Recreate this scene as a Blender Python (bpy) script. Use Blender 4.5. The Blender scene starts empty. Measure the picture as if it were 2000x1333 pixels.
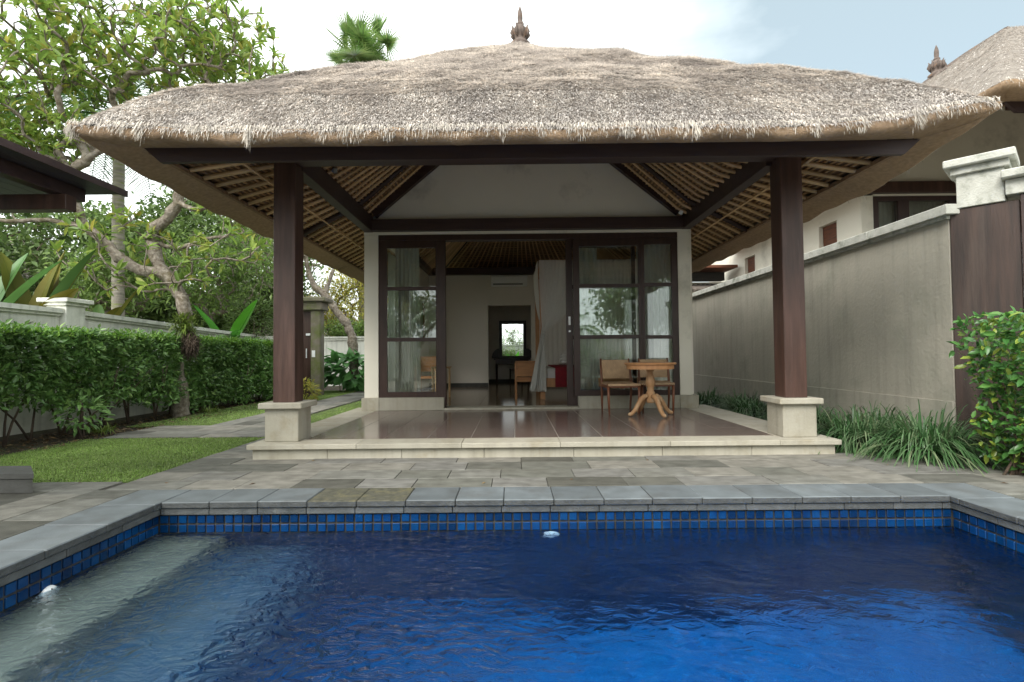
import bpy, math, random
import numpy as np
from mathutils import Vector, Matrix
PI = math.pi
R = math.radians
random.seed(7)
rng = np.random.default_rng(7)
S = bpy.context.scene
C = S.collection

# ------------------------------------------------------------------ camera
cd = bpy.data.cameras.new('camera')
cam = bpy.data.objects.new('camera', cd)
C.objects.link(cam)
cd.sensor_width = 36.0
cd.lens = 36.0 * 1020 / 2000
cd.clip_start = 0.05
cd.clip_end = 500
cam.matrix_world = (Matrix.Translation((0, 0, 1.01)) @ Matrix.Rotation(R(0.22), 4, 'Z')
                    @ Matrix.Rotation(R(91.6), 4, 'X') @ Matrix.Rotation(R(-0.55), 4, 'Z'))
S.camera = cam
S.render.resolution_x, S.render.resolution_y = 1024, 682

# ------------------------------------------------------------------ sky, sun, exposure
SUN_EL, SUN_AZ = 42, 212          # azimuth in degrees from +Y, clockwise seen from above: behind the camera, left
w = bpy.data.worlds.new("World")
S.world = w
w.use_nodes = True
nt = w.node_tree
for n in list(nt.nodes): nt.nodes.remove(n)
out = nt.nodes.new('ShaderNodeOutputWorld')
bg = nt.nodes.new('ShaderNodeBackground'); bg.inputs['Strength'].default_value = 0.085
sky = nt.nodes.new('ShaderNodeTexSky'); sky.sky_type = 'NISHITA'; sky.sun_disc = False
sky.sun_elevation = R(SUN_EL); sky.sun_rotation = R(SUN_AZ)
tc = nt.nodes.new('ShaderNodeTexCoord')
mp = nt.nodes.new('ShaderNodeMapping'); mp.inputs['Scale'].default_value = (1.3, 1.3, 2.6)
mp.inputs['Location'].default_value = (0.35, 0.2, 0.0)
nz = nt.nodes.new('ShaderNodeTexNoise'); nz.inputs['Scale'].default_value = 1.6
nz.inputs['Detail'].default_value = 7; nz.inputs['Roughness'].default_value = 0.5
dt = nt.nodes.new('ShaderNodeVectorMath'); dt.operation = 'DOT_PRODUCT'
dt.inputs[1].default_value = (0.62, 0.62, 0.48)      # the clouds open towards the right
sc_ = nt.nodes.new('ShaderNodeMapRange')
sc_.inputs[1].default_value = 0.72; sc_.inputs[2].default_value = 1.0
sc_.inputs[3].default_value = 0.0; sc_.inputs[4].default_value = 0.42
sb = nt.nodes.new('ShaderNodeMath'); sb.operation = 'SUBTRACT'
cr = nt.nodes.new('ShaderNodeMapRange')
cr.inputs[1].default_value = 0.06; cr.inputs[2].default_value = 0.50
cr.inputs[3].default_value = 0.10; cr.inputs[4].default_value = 1.0
mx = nt.nodes.new('ShaderNodeMix'); mx.data_type = 'RGBA'
mx.inputs[7].default_value = (6.6, 6.95, 6.85, 1)
L = nt.links.new
L(tc.outputs['Generated'], mp.inputs['Vector']); L(mp.outputs[0], nz.inputs['Vector'])
L(tc.outputs['Generated'], dt.inputs[0]); L(dt.outputs['Value'], sc_.inputs[0])
L(nz.outputs[0], sb.inputs[0]); L(sc_.outputs[0], sb.inputs[1]); L(sb.outputs[0], cr.inputs[0])
thin = nt.nodes.new('ShaderNodeMix'); thin.data_type = 'RGBA'; thin.inputs[0].default_value = 0.8
thin.inputs[7].default_value = (1.35, 1.78, 1.86, 1)          # thin veil of cloud over the blue
L(sky.outputs[0], thin.inputs[6])
L(cr.outputs[0], mx.inputs[0]); L(thin.outputs[2], mx.inputs[6]); L(mx.outputs[2], bg.inputs['Color'])
L(bg.outputs[0], out.inputs['Surface'])
sd = bpy.data.lights.new('sun', 'SUN'); sd.energy = 1.2; sd.angle = R(36); sd.color = (1.0, 0.96, 0.9)
sun = bpy.data.objects.new('sun', sd); C.objects.link(sun)
az, el = R(SUN_AZ), R(SUN_EL)
to_sun = Vector((math.sin(az) * math.cos(el), math.cos(az) * math.cos(el), math.sin(el)))
sun.rotation_euler = to_sun.to_track_quat('Z', 'Y').to_euler()
sun.location = to_sun * 60
S.view_settings.view_transform = 'Standard'
S.view_settings.look = 'None'
S.view_settings.exposure = 1.92
S.view_settings.gamma = 1.0
S.view_settings.use_curve_mapping = False
S.cycles.max_bounces = 14
S.cycles.diffuse_bounces = 9
S.cycles.glossy_bounces = 5
S.cycles.transmission_bounces = 10
S.cycles.transparent_max_bounces = 24

# ------------------------------------------------------------------ materials
class NT:
    def __init__(s, name):
        s.m = bpy.data.materials.new(name); s.m.use_nodes = True
        s.t = s.m.node_tree
        s.b = s.t.nodes['Principled BSDF']; s.o = s.t.nodes['Material Output']
    def n(s, typ, **kw):
        x = s.t.nodes.new(typ)
        for k, v in kw.items(): setattr(x, k, v)
        return x
    def l(s, a, b): s.t.links.new(a, b)
    def val(s, node, name, v): node.inputs[name].default_value = v

def c4(c): return (c[0], c[1], c[2], 1)

def mat(name, c1, c2=None, scale=4, detail=5, rough=0.6, bump=0.0, bscale=None, c3=None, s3=0.9, f3=(0.5, 0.7),
        obj=0.0, island=0.0, stretch=(1, 1, 1), spec=0.4, dist=0.01, trans=0.0, coat=0.0, obj_ramp=None, streak=0.0):
    """base colour c1..c2 by noise, optional stains c3, per object / per island value change, bump"""
    k = NT(name)
    tc = k.n('ShaderNodeTexCoord'); mp = k.n('ShaderNodeMapping')
    mp.inputs['Scale'].default_value = stretch
    geo = k.n('ShaderNodeNewGeometry')
    k.l(geo.outputs['Position'], mp.inputs['Vector'])
    nz = k.n('ShaderNodeTexNoise'); nz.inputs['Scale'].default_value = scale; nz.inputs['Detail'].default_value = detail
    k.l(mp.outputs[0], nz.inputs['Vector'])
    rp = k.n('ShaderNodeMapRange'); rp.inputs[1].default_value = 0.3; rp.inputs[2].default_value = 0.7
    k.l(nz.outputs[0], rp.inputs[0])
    mx = k.n('ShaderNodeMix', data_type='RGBA')
    c2 = c2 or c1
    mx.inputs[6].default_value = c4(c1); mx.inputs[7].default_value = c4(c2)
    k.l(rp.outputs[0], mx.inputs[0])
    col = mx.outputs[2]
    info = k.n('ShaderNodeObjectInfo')
    if obj_ramp:
        rr = k.n('ShaderNodeValToRGB'); rr.color_ramp.interpolation = 'CONSTANT'
        els = rr.color_ramp.elements
        while len(els) < len(obj_ramp): els.new(0.5)
        for e, (p, c) in zip(els, obj_ramp): e.position = p; e.color = c4(c)
        k.l(info.outputs['Random'], rr.inputs[0])
        m2 = k.n('ShaderNodeMix', data_type='RGBA', blend_type='MULTIPLY'); m2.inputs[0].default_value = 1
        k.l(col, m2.inputs[6]); k.l(rr.outputs[0], m2.inputs[7]); col = m2.outputs[2]
    if c3:
        n3 = k.n('ShaderNodeTexNoise'); n3.inputs['Scale'].default_value = s3; n3.inputs['Detail'].default_value = 8
        n3.inputs['Roughness'].default_value = 0.65
        k.l(mp.outputs[0], n3.inputs['Vector'])
        r3 = k.n('ShaderNodeMapRange'); r3.inputs[1].default_value = f3[0]; r3.inputs[2].default_value = f3[1]
        k.l(n3.outputs[0], r3.inputs[0])
        m3 = k.n('ShaderNodeMix', data_type='RGBA'); m3.inputs[7].default_value = c4(c3)
        k.l(r3.outputs[0], m3.inputs[0]); k.l(col, m3.inputs[6]); col = m3.outputs[2]
    if streak:
        mps = k.n('ShaderNodeMapping'); mps.inputs['Scale'].default_value = (7, 7, .45); k.l(geo.outputs['Position'], mps.inputs['Vector'])
        ns = k.n('ShaderNodeTexNoise'); ns.inputs['Scale'].default_value = 1.5; ns.inputs['Detail'].default_value = 6; ns.inputs['Roughness'].default_value = .6
        k.l(mps.outputs[0], ns.inputs['Vector'])
        rs = k.n('ShaderNodeMapRange'); rs.inputs[1].default_value = .48; rs.inputs[2].default_value = .72; rs.inputs[3].default_value = 1; rs.inputs[4].default_value = 1 - streak
        k.l(ns.outputs[0], rs.inputs[0])
        hs0 = k.n('ShaderNodeHueSaturation'); k.l(rs.outputs[0], hs0.inputs['Value']); k.l(col, hs0.inputs['Color']); col = hs0.outputs[0]
    if obj or island:
        ad = k.n('ShaderNodeMath', operation='ADD')
        m_a = k.n('ShaderNodeMath', operation='MULTIPLY'); m_b = k.n('ShaderNodeMath', operation='MULTIPLY')
        k.l(info.outputs['Random'], m_a.inputs[0]); m_a.inputs[1].default_value = obj * 2
        k.l(geo.outputs['Random Per Island'], m_b.inputs[0]); m_b.inputs[1].default_value = island * 2
        k.l(m_a.outputs[0], ad.inputs[0]); k.l(m_b.outputs[0], ad.inputs[1])
        a2 = k.n('ShaderNodeMath', operation='ADD'); a2.inputs[1].default_value = 1 - obj - island
        k.l(ad.outputs[0], a2.inputs[0])
        hs = k.n('ShaderNodeHueSaturation'); k.l(a2.outputs[0], hs.inputs['Value']); k.l(col, hs.inputs['Color'])
        col = hs.outputs[0]
    k.l(col, k.b.inputs['Base Color'])
    k.b.inputs['Roughness'].default_value = rough
    k.b.inputs['Specular IOR Level'].default_value = spec
    if coat: k.b.inputs['Coat Weight'].default_value = coat; k.b.inputs['Coat Roughness'].default_value = 0.12
    if bump:
        nb = k.n('ShaderNodeTexNoise'); nb.inputs['Scale'].default_value = bscale or scale * 6; nb.inputs['Detail'].default_value = 4
        k.l(mp.outputs[0], nb.inputs['Vector'])
        bp = k.n('ShaderNodeBump'); bp.inputs['Strength'].default_value = bump; bp.inputs['Distance'].default_value = dist
        k.l(nb.outputs[0], bp.inputs['Height']); k.l(bp.outputs[0], k.b.inputs['Normal'])
    if trans:
        tl = k.n('ShaderNodeBsdfTranslucent'); ms = k.n('ShaderNodeMixShader'); ms.inputs[0].default_value = trans
        k.l(col, tl.inputs['Color']); k.l(k.b.outputs[0], ms.inputs[1]); k.l(tl.outputs[0], ms.inputs[2])
        k.l(ms.outputs[0], k.o.inputs['Surface'])
    return k.m

def leafmat(name, cols, rough=0.42, trans=0.32, spec=0.45):
    k = NT(name)
    info = k.n('ShaderNodeObjectInfo'); geo = k.n('ShaderNodeNewGeometry')
    ad = k.n('ShaderNodeMath', operation='ADD'); fr = k.n('ShaderNodeMath', operation='FRACT')
    k.l(info.outputs['Random'], ad.inputs[0]); k.l(geo.outputs['Random Per Island'], ad.inputs[1]); k.l(ad.outputs[0], fr.inputs[0])
    rr = k.n('ShaderNodeValToRGB'); els = rr.color_ramp.elements
    while len(els) < len(cols): els.new(0.5)
    for i, (e, c) in enumerate(zip(els, cols)): e.position = i / max(1, len(cols) - 1); e.color = c4(c)
    k.l(fr.outputs[0], rr.inputs[0])
    nz = k.n('ShaderNodeTexNoise'); nz.inputs['Scale'].default_value = 1.1; k.l(geo.outputs['Position'], nz.inputs['Vector'])
    mr = k.n('ShaderNodeMapRange'); mr.inputs[1].default_value = .3; mr.inputs[2].default_value = .7
    mr.inputs[3].default_value = 0.75; mr.inputs[4].default_value = 1.3
    k.l(nz.outputs[0], mr.inputs[0])
    hs = k.n('ShaderNodeHueSaturation'); k.l(mr.outputs[0], hs.inputs['Value']); k.l(rr.outputs[0], hs.inputs['Color'])
    k.l(hs.outputs[0], k.b.inputs['Base Color']); k.b.inputs['Roughness'].default_value = rough
    k.b.inputs['Specular IOR Level'].default_value = spec
    tl = k.n('ShaderNodeBsdfTranslucent'); ms = k.n('ShaderNodeMixShader'); ms.inputs[0].default_value = trans
    k.l(hs.outputs[0], tl.inputs['Color']); k.l(k.b.outputs[0], ms.inputs[1]); k.l(tl.outputs[0], ms.inputs[2])
    k.l(ms.outputs[0], k.o.inputs['Surface'])
    return k.m

M = {}
M['plaster'] = mat('cream plaster', (.78, .74, .64), (.73, .69, .59), scale=1.3, rough=.85, bump=.25, bscale=30, c3=(.34, .32, .26), s3=1.0, f3=(.55, .8))
M['wallplaster'] = mat('garden wall plaster', (.47, .44, .365), (.385, .36, .30), scale=1.2, rough=.9, bump=.5, bscale=22, c3=(.30, .30, .24), s3=1.3, f3=(.5, .78), streak=.16)
M['gwall'] = mat('left wall plaster', (.76, .76, .69), (.66, .66, .60), scale=1.2, rough=.9, bump=.3, bscale=22, c3=(.38, .39, .33), s3=1.8, f3=(.52, .8), streak=.28)
M['roomwall'] = mat('room plaster', (.78, .73, .65), (.75, .70, .62), scale=1, rough=.85, bump=.1, bscale=30)
M['capstone'] = mat('weathered cap stone', (.55, .55, .50), (.42, .42, .37), scale=9, rough=.9, bump=.5, bscale=60, c3=(.16, .17, .13), s3=5, f3=(.5, .72))
M['limestone'] = mat('cream limestone', (.40, .375, .31), (.33, .305, .24), scale=3.5, rough=.8, bump=.35, bscale=40, c3=(.27, .23, .155), s3=3.2, f3=(.53, .78), obj=.07, streak=.18)
M['pave'] = mat('andesite paving', (.21, .205, .187), (.115, .111, .10), scale=7, detail=9, rough=.78, bump=.6, bscale=60, c3=(.115, .11, .09), s3=2.1, f3=(.52, .74), stretch=(1, 1.6, 1),
                obj_ramp=[(0, (1, 1, 1)), (.18, (.80, .82, .77)), (.38, (1.2, 1.17, 1.11)), (.62, (.66, .67, .63)), (.72, (1.02, 1.03, 1.0)), (.92, (.48, .48, .44))], dist=.004)
M['coping'] = mat('grey coping stone', (.15, .17, .18), (.10, .113, .12), scale=6, detail=8, rough=.6, bump=.5, bscale=80, c3=(.095, .10, .10), s3=3.5, f3=(.5, .72), obj=.16, dist=.003)
M['mossy'] = mat('mossy coping stone', (.10, .095, .07), (.05, .05, .035), scale=22, rough=.85, bump=.6, bscale=90, c3=(.15, .135, .07), s3=9, f3=(.5, .7))
M['kerb'] = mat('dark kerb stone', (.105, .11, .11), (.065, .07, .07), scale=12, rough=.75, bump=.6, bscale=70, c3=(.20, .20, .18), s3=9, f3=(.62, .78), obj=.15)
M['edge'] = mat('dark coping edge', (.085, .09, .09), (.05, .053, .053), scale=14, rough=.8, bump=.7, bscale=60, c3=(.17, .17, .16), s3=9, f3=(.62, .78))
M['darkstone'] = mat('dark block', (.09, .09, .085), (.06, .06, .055), scale=7, rough=.8, bump=.4, bscale=50)
M['wood'] = mat('dark brown wood', (.080, .041, .031), (.048, .026, .020), scale=3, rough=.45, bump=.3, bscale=14, stretch=(6, 6, .6), c3=(.15, .085, .068), s3=1.3, f3=(.5, .85), dist=.004)
M['woodh'] = mat('dark brown beam wood', (.060, .036, .033), (.038, .022, .022), scale=3, rough=.5, bump=.25, bscale=14, stretch=(.6, 4, 6), dist=.004)
M['frame'] = mat('dark frame wood', (.055, .030, .024), (.035, .019, .016), scale=4, rough=.4, bump=.2, bscale=20, stretch=(4, 4, .8), dist=.003)
M['gatewood'] = mat('weathered gate wood', (.058, .034, .026), (.026, .018, .015), scale=2.6, detail=9, rough=.6, bump=.5, bscale=14, stretch=(6, 6, .5), c3=(.085, .062, .05), s3=1.1, f3=(.5, .8), dist=.004)
M['teak'] = mat('teak', (.60, .31, .14), (.44, .21, .09), scale=4, rough=.45, bump=.15, bscale=30, stretch=(5, 5, 1), dist=.003)
M['teakdark'] = mat('red brown teak', (.20, .075, .035), (.13, .048, .024), scale=4, rough=.4, bump=.15, bscale=30, stretch=(5, 5, 1), dist=.003)
M['teakold'] = mat('weathered teak', (.42, .24, .115), (.30, .16, .075), scale=5, rough=.55, bump=.3, bscale=30, stretch=(3, 3, 1), c3=(.48, .34, .21), s3=6, f3=(.5, .7), dist=.003)
M['bamboo'] = mat('bamboo', (.66, .46, .26), (.50, .33, .17), scale=5, rough=.45, obj=.25, bump=.1, bscale=40)
M['batten'] = mat('reed battens', (.54, .34, .18), (.38, .225, .115), scale=9, rough=.7, island=.3)
M['thatchin'] = mat('inner thatch', (.32, .21, .125), (.20, .125, .075), scale=30, rough=.95, bump=.8, bscale=70)
M['thatchcut'] = mat('cut thatch', (.46, .315, .20), (.32, .215, .13), scale=26, detail=8, rough=.95, bump=1.0, bscale=130, c3=(.09, .06, .04), s3=2.2, f3=(.6, .8), dist=.012)
M['thatch'] = mat('thatch underlayer', (.33, .29, .25), (.22, .19, .165), scale=22, detail=8, rough=.95, bump=1.0, bscale=90, dist=.02)
M['reed'] = mat('thatch reeds', (.76, .71, .655), (.54, .495, .46), scale=2.4, detail=8, rough=.85, island=.46, c3=(.44, .40, .375), s3=1.1, f3=(.5, .75), trans=.12)
M['fringe'] = mat('thatch fringe reeds', (.60, .545, .47), (.40, .36, .31), scale=6, rough=.85, island=.42, trans=.1)
M['moss'] = mat('green moss', (.16, .19, .06), (.10, .13, .04), scale=14, rough=.9)
M['soil'] = mat('dark soil', (.06, .045, .03), (.035, .028, .02), scale=9, rough=.95, bump=.8, bscale=40, c3=(.05, .065, .02), s3=1.2, dist=.03)
M['turf'] = mat('turf base', (.10, .15, .035), (.07, .10, .026), scale=9, rough=.95, bump=.8, bscale=60, dist=.02)
M['terratile'] = mat('terrace tile', (.165, .122, .106), (.125, .094, .083), scale=1.6, detail=6, rough=.16, spec=.5, stretch=(1, 7, 1), obj=.08)
M['roomfloor'] = mat('room floor tile', (.36, .28, .20), (.28, .215, .15), scale=3, rough=.12, spec=.5, c3=(.28, .21, .15), s3=5, obj=.08)
M['grout'] = mat('grey grout', (.46, .43, .38))
M['darkgrout'] = mat('dark grout', (.035, .035, .032), (.06, .05, .035), scale=20)
M['mosaic'] = mat('blue mosaic', (.002, .025, .10), (.003, .048, .155), scale=9, rough=.2, obj=.35, island=.35, spec=.5)  # tile's own blue, darkened further for unlit walls under water
M['poolfloor'] = None
M['bench'] = mat('pale pool bench', (.38, .35, .26), (.22, .21, .16), scale=6, rough=.7, bump=.3, bscale=30)
M['silverstep'] = mat('silvery sheen pool step', (.11, .19, .26), (.05, .13, .24), scale=5, rough=.6, bump=.3, bscale=30, c3=(.22, .24, .20), s3=3)  # pale blue imitates silvery sky reflections on the water above
M['white'] = mat('white plastic', (.88, .89, .90), rough=.35)
M['greyplastic'] = mat('grey plastic', (.22, .22, .22), rough=.5)
M['red'] = mat('red textile', (.24, .012, .02), (.16, .008, .016), scale=20, rough=.85, bump=.2)
M['whitecloth'] = mat('white bedding', (.74, .72, .70), (.68, .66, .64), scale=8, rough=.9, bump=.4, bscale=12, dist=.02)
M['bark'] = mat('frangipani bark', (.34, .30, .25), (.13, .10, .075), scale=16, rough=.9, bump=.8, bscale=30, c3=(.13, .11, .06), s3=4, f3=(.5, .7), dist=.02)
M['darkbark'] = mat('dark bark', (.12, .085, .06), (.06, .045, .035), scale=8, rough=.9, bump=.6)
M['palmbark'] = mat('palm bark', (.34, .31, .26), (.20, .18, .15), scale=3, rough=.9, bump=.8, bscale=12, stretch=(1, 1, 7), c3=(.20, .24, .05), s3=2, f3=(.5, .65), dist=.02)
M['mossstone'] = mat('mossy stone', (.24, .21, .17), (.15, .13, .10), scale=4, rough=.95, bump=.6, bscale=22, c3=(.13, .16, .04), s3=2.2, f3=(.45, .65), dist=.02)
M['clay'] = mat('fired clay', (.17, .13, .11), (.10, .08, .07), scale=14, rough=.9, bump=.6, bscale=50, c3=(.30, .17, .09), s3=6, f3=(.55, .7))
M['blind'] = mat('brown blind', (.17, .06, .03), (.11, .04, .02), scale=6, rough=.8, stretch=(1, 1, 9), c3=(.06, .03, .02), s3=2)
M['metalroof'] = mat('old roof tiles', (.12, .10, .085), (.08, .065, .055), scale=7, rough=.85)
M['canopy'] = mat('canopy boards', (.060, .050, .060), (.040, .034, .042), scale=4, rough=.5)
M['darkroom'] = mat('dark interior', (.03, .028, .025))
M['orange'] = mat('orange wood', (.46, .21, .075), (.34, .15, .055), scale=5, rough=.5, stretch=(1, 1, 4))

def weave(name, a, b):
    k = NT(name); tc = k.n('ShaderNodeTexCoord')
    ck = k.n('ShaderNodeTexChecker'); ck.inputs['Scale'].default_value = 70
    ck.inputs[1].default_value = c4(a); ck.inputs[2].default_value = c4(b)
    k.l(tc.outputs['Object'], ck.inputs[0])
    nz = k.n('ShaderNodeTexNoise'); nz.inputs['Scale'].default_value = 14; k.l(tc.outputs['Object'], nz.inputs['Vector'])
    mr = k.n('ShaderNodeMapRange'); mr.inputs[3].default_value = .6; mr.inputs[4].default_value = 1.35; k.l(nz.outputs[0], mr.inputs[0])
    hs = k.n('ShaderNodeHueSaturation'); k.l(mr.outputs[0], hs.inputs['Value']); k.l(ck.outputs[0], hs.inputs['Color'])
    k.l(hs.outputs[0], k.b.inputs['Base Color']); k.b.inputs['Roughness'].default_value = .65
    bp = k.n('ShaderNodeBump'); bp.inputs['Strength'].default_value = .8; bp.inputs['Distance'].default_value = .004
    k.l(ck.outputs[1], bp.inputs['Height']); k.l(bp.outputs[0], k.b.inputs['Normal'])
    return k.m
M['weave'] = weave('woven rattan', (.60, .42, .25), (.36, .22, .12)); M['weave'].name = 'woven rattan'

def poolfloor():
    k = NT('pool floor mosaic'); geo = k.n('ShaderNodeNewGeometry')
    mp = k.n('ShaderNodeMapping'); k.l(geo.outputs['Position'], mp.inputs['Vector'])
    bt = k.n('ShaderNodeTexBrick'); bt.offset = 0; bt.inputs['Scale'].default_value = 1
    bt.inputs['Brick Width'].default_value = .066; bt.inputs['Row Height'].default_value = .066
    bt.inputs['Mortar Size'].default_value = .003
    bt.inputs['Color1'].default_value = (.001, .100, .36, 1); bt.inputs['Color2'].default_value = (.002, .215, .60, 1)
    bt.inputs['Mortar'].default_value = (.005, .03, .10, 1)  # floor coloured lighter than the wall mosaic to suggest light reaching it
    k.l(mp.outputs[0], bt.inputs['Vector'])
    nz = k.n('ShaderNodeTexNoise'); nz.inputs['Scale'].default_value = 11; nz.inputs['Detail'].default_value = 6; k.l(geo.outputs['Position'], nz.inputs['Vector'])
    mr = k.n('ShaderNodeMapRange'); mr.inputs[1].default_value = .3; mr.inputs[2].default_value = .7; mr.inputs[3].default_value = .5; mr.inputs[4].default_value = 1.6  # mottle mixes tile variation with painted caustic light
    k.l(nz.outputs[0], mr.inputs[0])
    hs = k.n('ShaderNodeHueSaturation'); k.l(mr.outputs[0], hs.inputs['Value']); k.l(bt.outputs[0], hs.inputs['Color'])
    k.l(hs.outputs[0], k.b.inputs['Base Color']); k.b.inputs['Roughness'].default_value = .4
    return k.m
M['poolfloor'] = poolfloor()

def water():
    k = NT('pool water')
    k.b.inputs['Base Color'].default_value = (.55, .80, 1.0, 1)
    k.b.inputs['Roughness'].default_value = 0.0
    k.b.inputs['IOR'].default_value = 1.333
    k.b.inputs['Transmission Weight'].default_value = 1.0
    geo = k.n('ShaderNodeNewGeometry')
    mp = k.n('ShaderNodeMapping'); mp.inputs['Scale'].default_value = (1, 1.5, 1); mp.inputs['Rotation'].default_value = (0, 0, .5)
    k.l(geo.outputs['Position'], mp.inputs['Vector'])
    n1 = k.n('ShaderNodeTexNoise'); n1.inputs['Scale'].default_value = 9; n1.inputs['Detail'].default_value = 5; n1.inputs['Distortion'].default_value = 1.2
    n2 = k.n('ShaderNodeTexNoise'); n2.inputs['Scale'].default_value = 2.2; n2.inputs['Detail'].default_value = 2
    k.l(mp.outputs[0], n1.inputs['Vector']); k.l(mp.outputs[0], n2.inputs['Vector'])
    # ripples are livelier towards the jet on the left
    sx = k.n('ShaderNodeSeparateXYZ'); k.l(geo.outputs['Position'], sx.inputs[0])
    mr = k.n('ShaderNodeMapRange'); mr.inputs[1].default_value = -1.7; mr.inputs[2].default_value = .3
    mr.inputs[3].default_value = 5.5; mr.inputs[4].default_value = .24
    k.l(sx.outputs[0], mr.inputs[0])
    m1 = k.n('ShaderNodeMath', operation='MULTIPLY'); k.l(n1.outputs[0], m1.inputs[0]); k.l(mr.outputs[0], m1.inputs[1])
    a = k.n('ShaderNodeMath', operation='ADD'); k.l(m1.outputs[0], a.inputs[0]); k.l(n2.outputs[0], a.inputs[1])
    bp = k.n('ShaderNodeBump'); bp.inputs['Strength'].default_value = .9; bp.inputs['Distance'].default_value = .05
    k.l(a.outputs[0], bp.inputs['Height']); k.l(bp.outputs[0], k.b.inputs['Normal'])
    return k.m
M['water'] = water()

def glass():
    k = NT('window glass')
    tr = k.n('ShaderNodeBsdfTransparent'); tr.inputs[0].default_value = (.96, .98, .97, 1)
    gl = k.n('ShaderNodeBsdfGlossy'); gl.inputs['Roughness'].default_value = .01
    fr = k.n('ShaderNodeFresnel'); fr.inputs[0].default_value = 1.5
    ad = k.n('ShaderNodeMath', operation='MULTIPLY_ADD'); ad.inputs[1].default_value = 1.3; ad.inputs[2].default_value = .02
    k.l(fr.outputs[0], ad.inputs[0])
    ms = k.n('ShaderNodeMixShader'); k.l(ad.outputs[0], ms.inputs[0]); k.l(tr.outputs[0], ms.inputs[1]); k.l(gl.outputs[0], ms.inputs[2])
    k.l(ms.outputs[0], k.o.inputs['Surface'])
    return k.m
M['glass'] = glass()

def sheer(name, col, alpha, tl=.5):
    k = NT(name)
    d = k.n('ShaderNodeBsdfDiffuse'); d.inputs[0].default_value = c4(col)
    t = k.n('ShaderNodeBsdfTranslucent'); t.inputs[0].default_value = c4(col)
    p = k.n('ShaderNodeBsdfTransparent')
    a = k.n('ShaderNodeMixShader'); a.inputs[0].default_value = tl
    b = k.n('ShaderNodeMixShader'); b.inputs[0].default_value = alpha
    k.l(d.outputs[0], a.inputs[1]); k.l(t.outputs[0], a.inputs[2]); k.l(p.outputs[0], b.inputs[1]); k.l(a.outputs[0], b.inputs[2])
    k.l(b.outputs[0], k.o.inputs['Surface'])
    return k.m
M['curtain'] = sheer('sheer curtain', (.72, .74, .68), .85)
M['net'] = sheer('mosquito net', (.97, .96, .93), .72, .35)
k = NT('mirror'); k.b.inputs['Metallic'].default_value = 1; k.b.inputs['Roughness'].default_value = .01; k.b.inputs['Base Color'].default_value = (.85, .87, .86, 1)
M['mirror'] = k.m

M['leaf_hedge'] = leafmat('hedge leaves', [(.08, .165, .05), (.13, .25, .07), (.19, .34, .09), (.10, .19, .055), (.25, .38, .11)], rough=.3)
M['leaf_hedgetop'] = leafmat('young hedge leaves', [(0.120, 0.264, 0.024), (0.192, 0.360, 0.036), (0.084, 0.216, 0.024), (0.240, 0.384, 0.060)])
M['leaf_frangi'] = leafmat('frangipani leaves', [(.19, .30, .05), (.27, .40, .08), (.13, .23, .045), (.34, .42, .09), (.21, .32, .07), (.44, .40, .08)], trans=.5)
M['leaf_tree'] = leafmat('tree leaves', [(.075, .125, .035), (.11, .18, .05), (.17, .25, .07), (.06, .10, .03)])
M['leaf_bright'] = leafmat('bright leaves', [(.17, .27, .06), (.25, .37, .09), (.12, .20, .05), (.20, .30, .10)], trans=.45)
M['leaf_yellow'] = leafmat('yellow leaves', [(0.408, 0.360, 0.060), (0.288, 0.324, 0.048), (0.504, 0.408, 0.084), (0.204, 0.264, 0.036)], trans=.4)
M['leaf_palm'] = leafmat('palm leaves', [(0.056, 0.140, 0.035), (0.098, 0.210, 0.056), (0.042, 0.112, 0.028)])
M['leaf_fan'] = leafmat('fan palm leaves', [(.13, .24, .07), (.20, .33, .09), (.28, .36, .13), (.09, .17, .05)])
M['leaf_banana'] = leafmat('banana leaves', [(.07, .26, .025), (.10, .33, .03), (.05, .20, .03)], trans=.45, rough=.35)
M['leaf_bronze'] = leafmat('bronze leaves', [(.12, .11, .012), (.16, .14, .016), (.08, .09, .015), (.04, .11, .03)], trans=.2, rough=.6, spec=.2)
M['leaf_shrub'] = leafmat('shrub leaves', [(.05, .13, .03), (.07, .19, .045), (.11, .26, .05), (.05, .15, .035), (.09, .22, .06), (.27, .34, .05), (.035, .09, .02)], rough=.28, trans=.25)
M['leaf_taro'] = leafmat('taro leaves', [(.09, .24, .07), (.13, .31, .09), (.07, .18, .05)], rough=.35)
M['leaf_lily'] = leafmat('lilyturf blades', [(.035, .095, .03), (.06, .145, .045), (.11, .18, .085), (.04, .11, .035), (.21, .25, .14)], rough=.4, trans=.2)
M['leaf_grass'] = leafmat('lawn blades', [(.19, .31, .065), (.26, .39, .085), (.14, .23, .05), (.31, .38, .13)], trans=.3, rough=.55)
M['leaf_fern'] = leafmat('fern leaves', [(.14, .22, .04), (.22, .28, .06), (.08, .14, .03)], trans=.4)
M['dry'] = leafmat('dry leaves', [(.18, .11, .05), (.10, .06, .03), (.24, .17, .08)], trans=.1)

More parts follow.
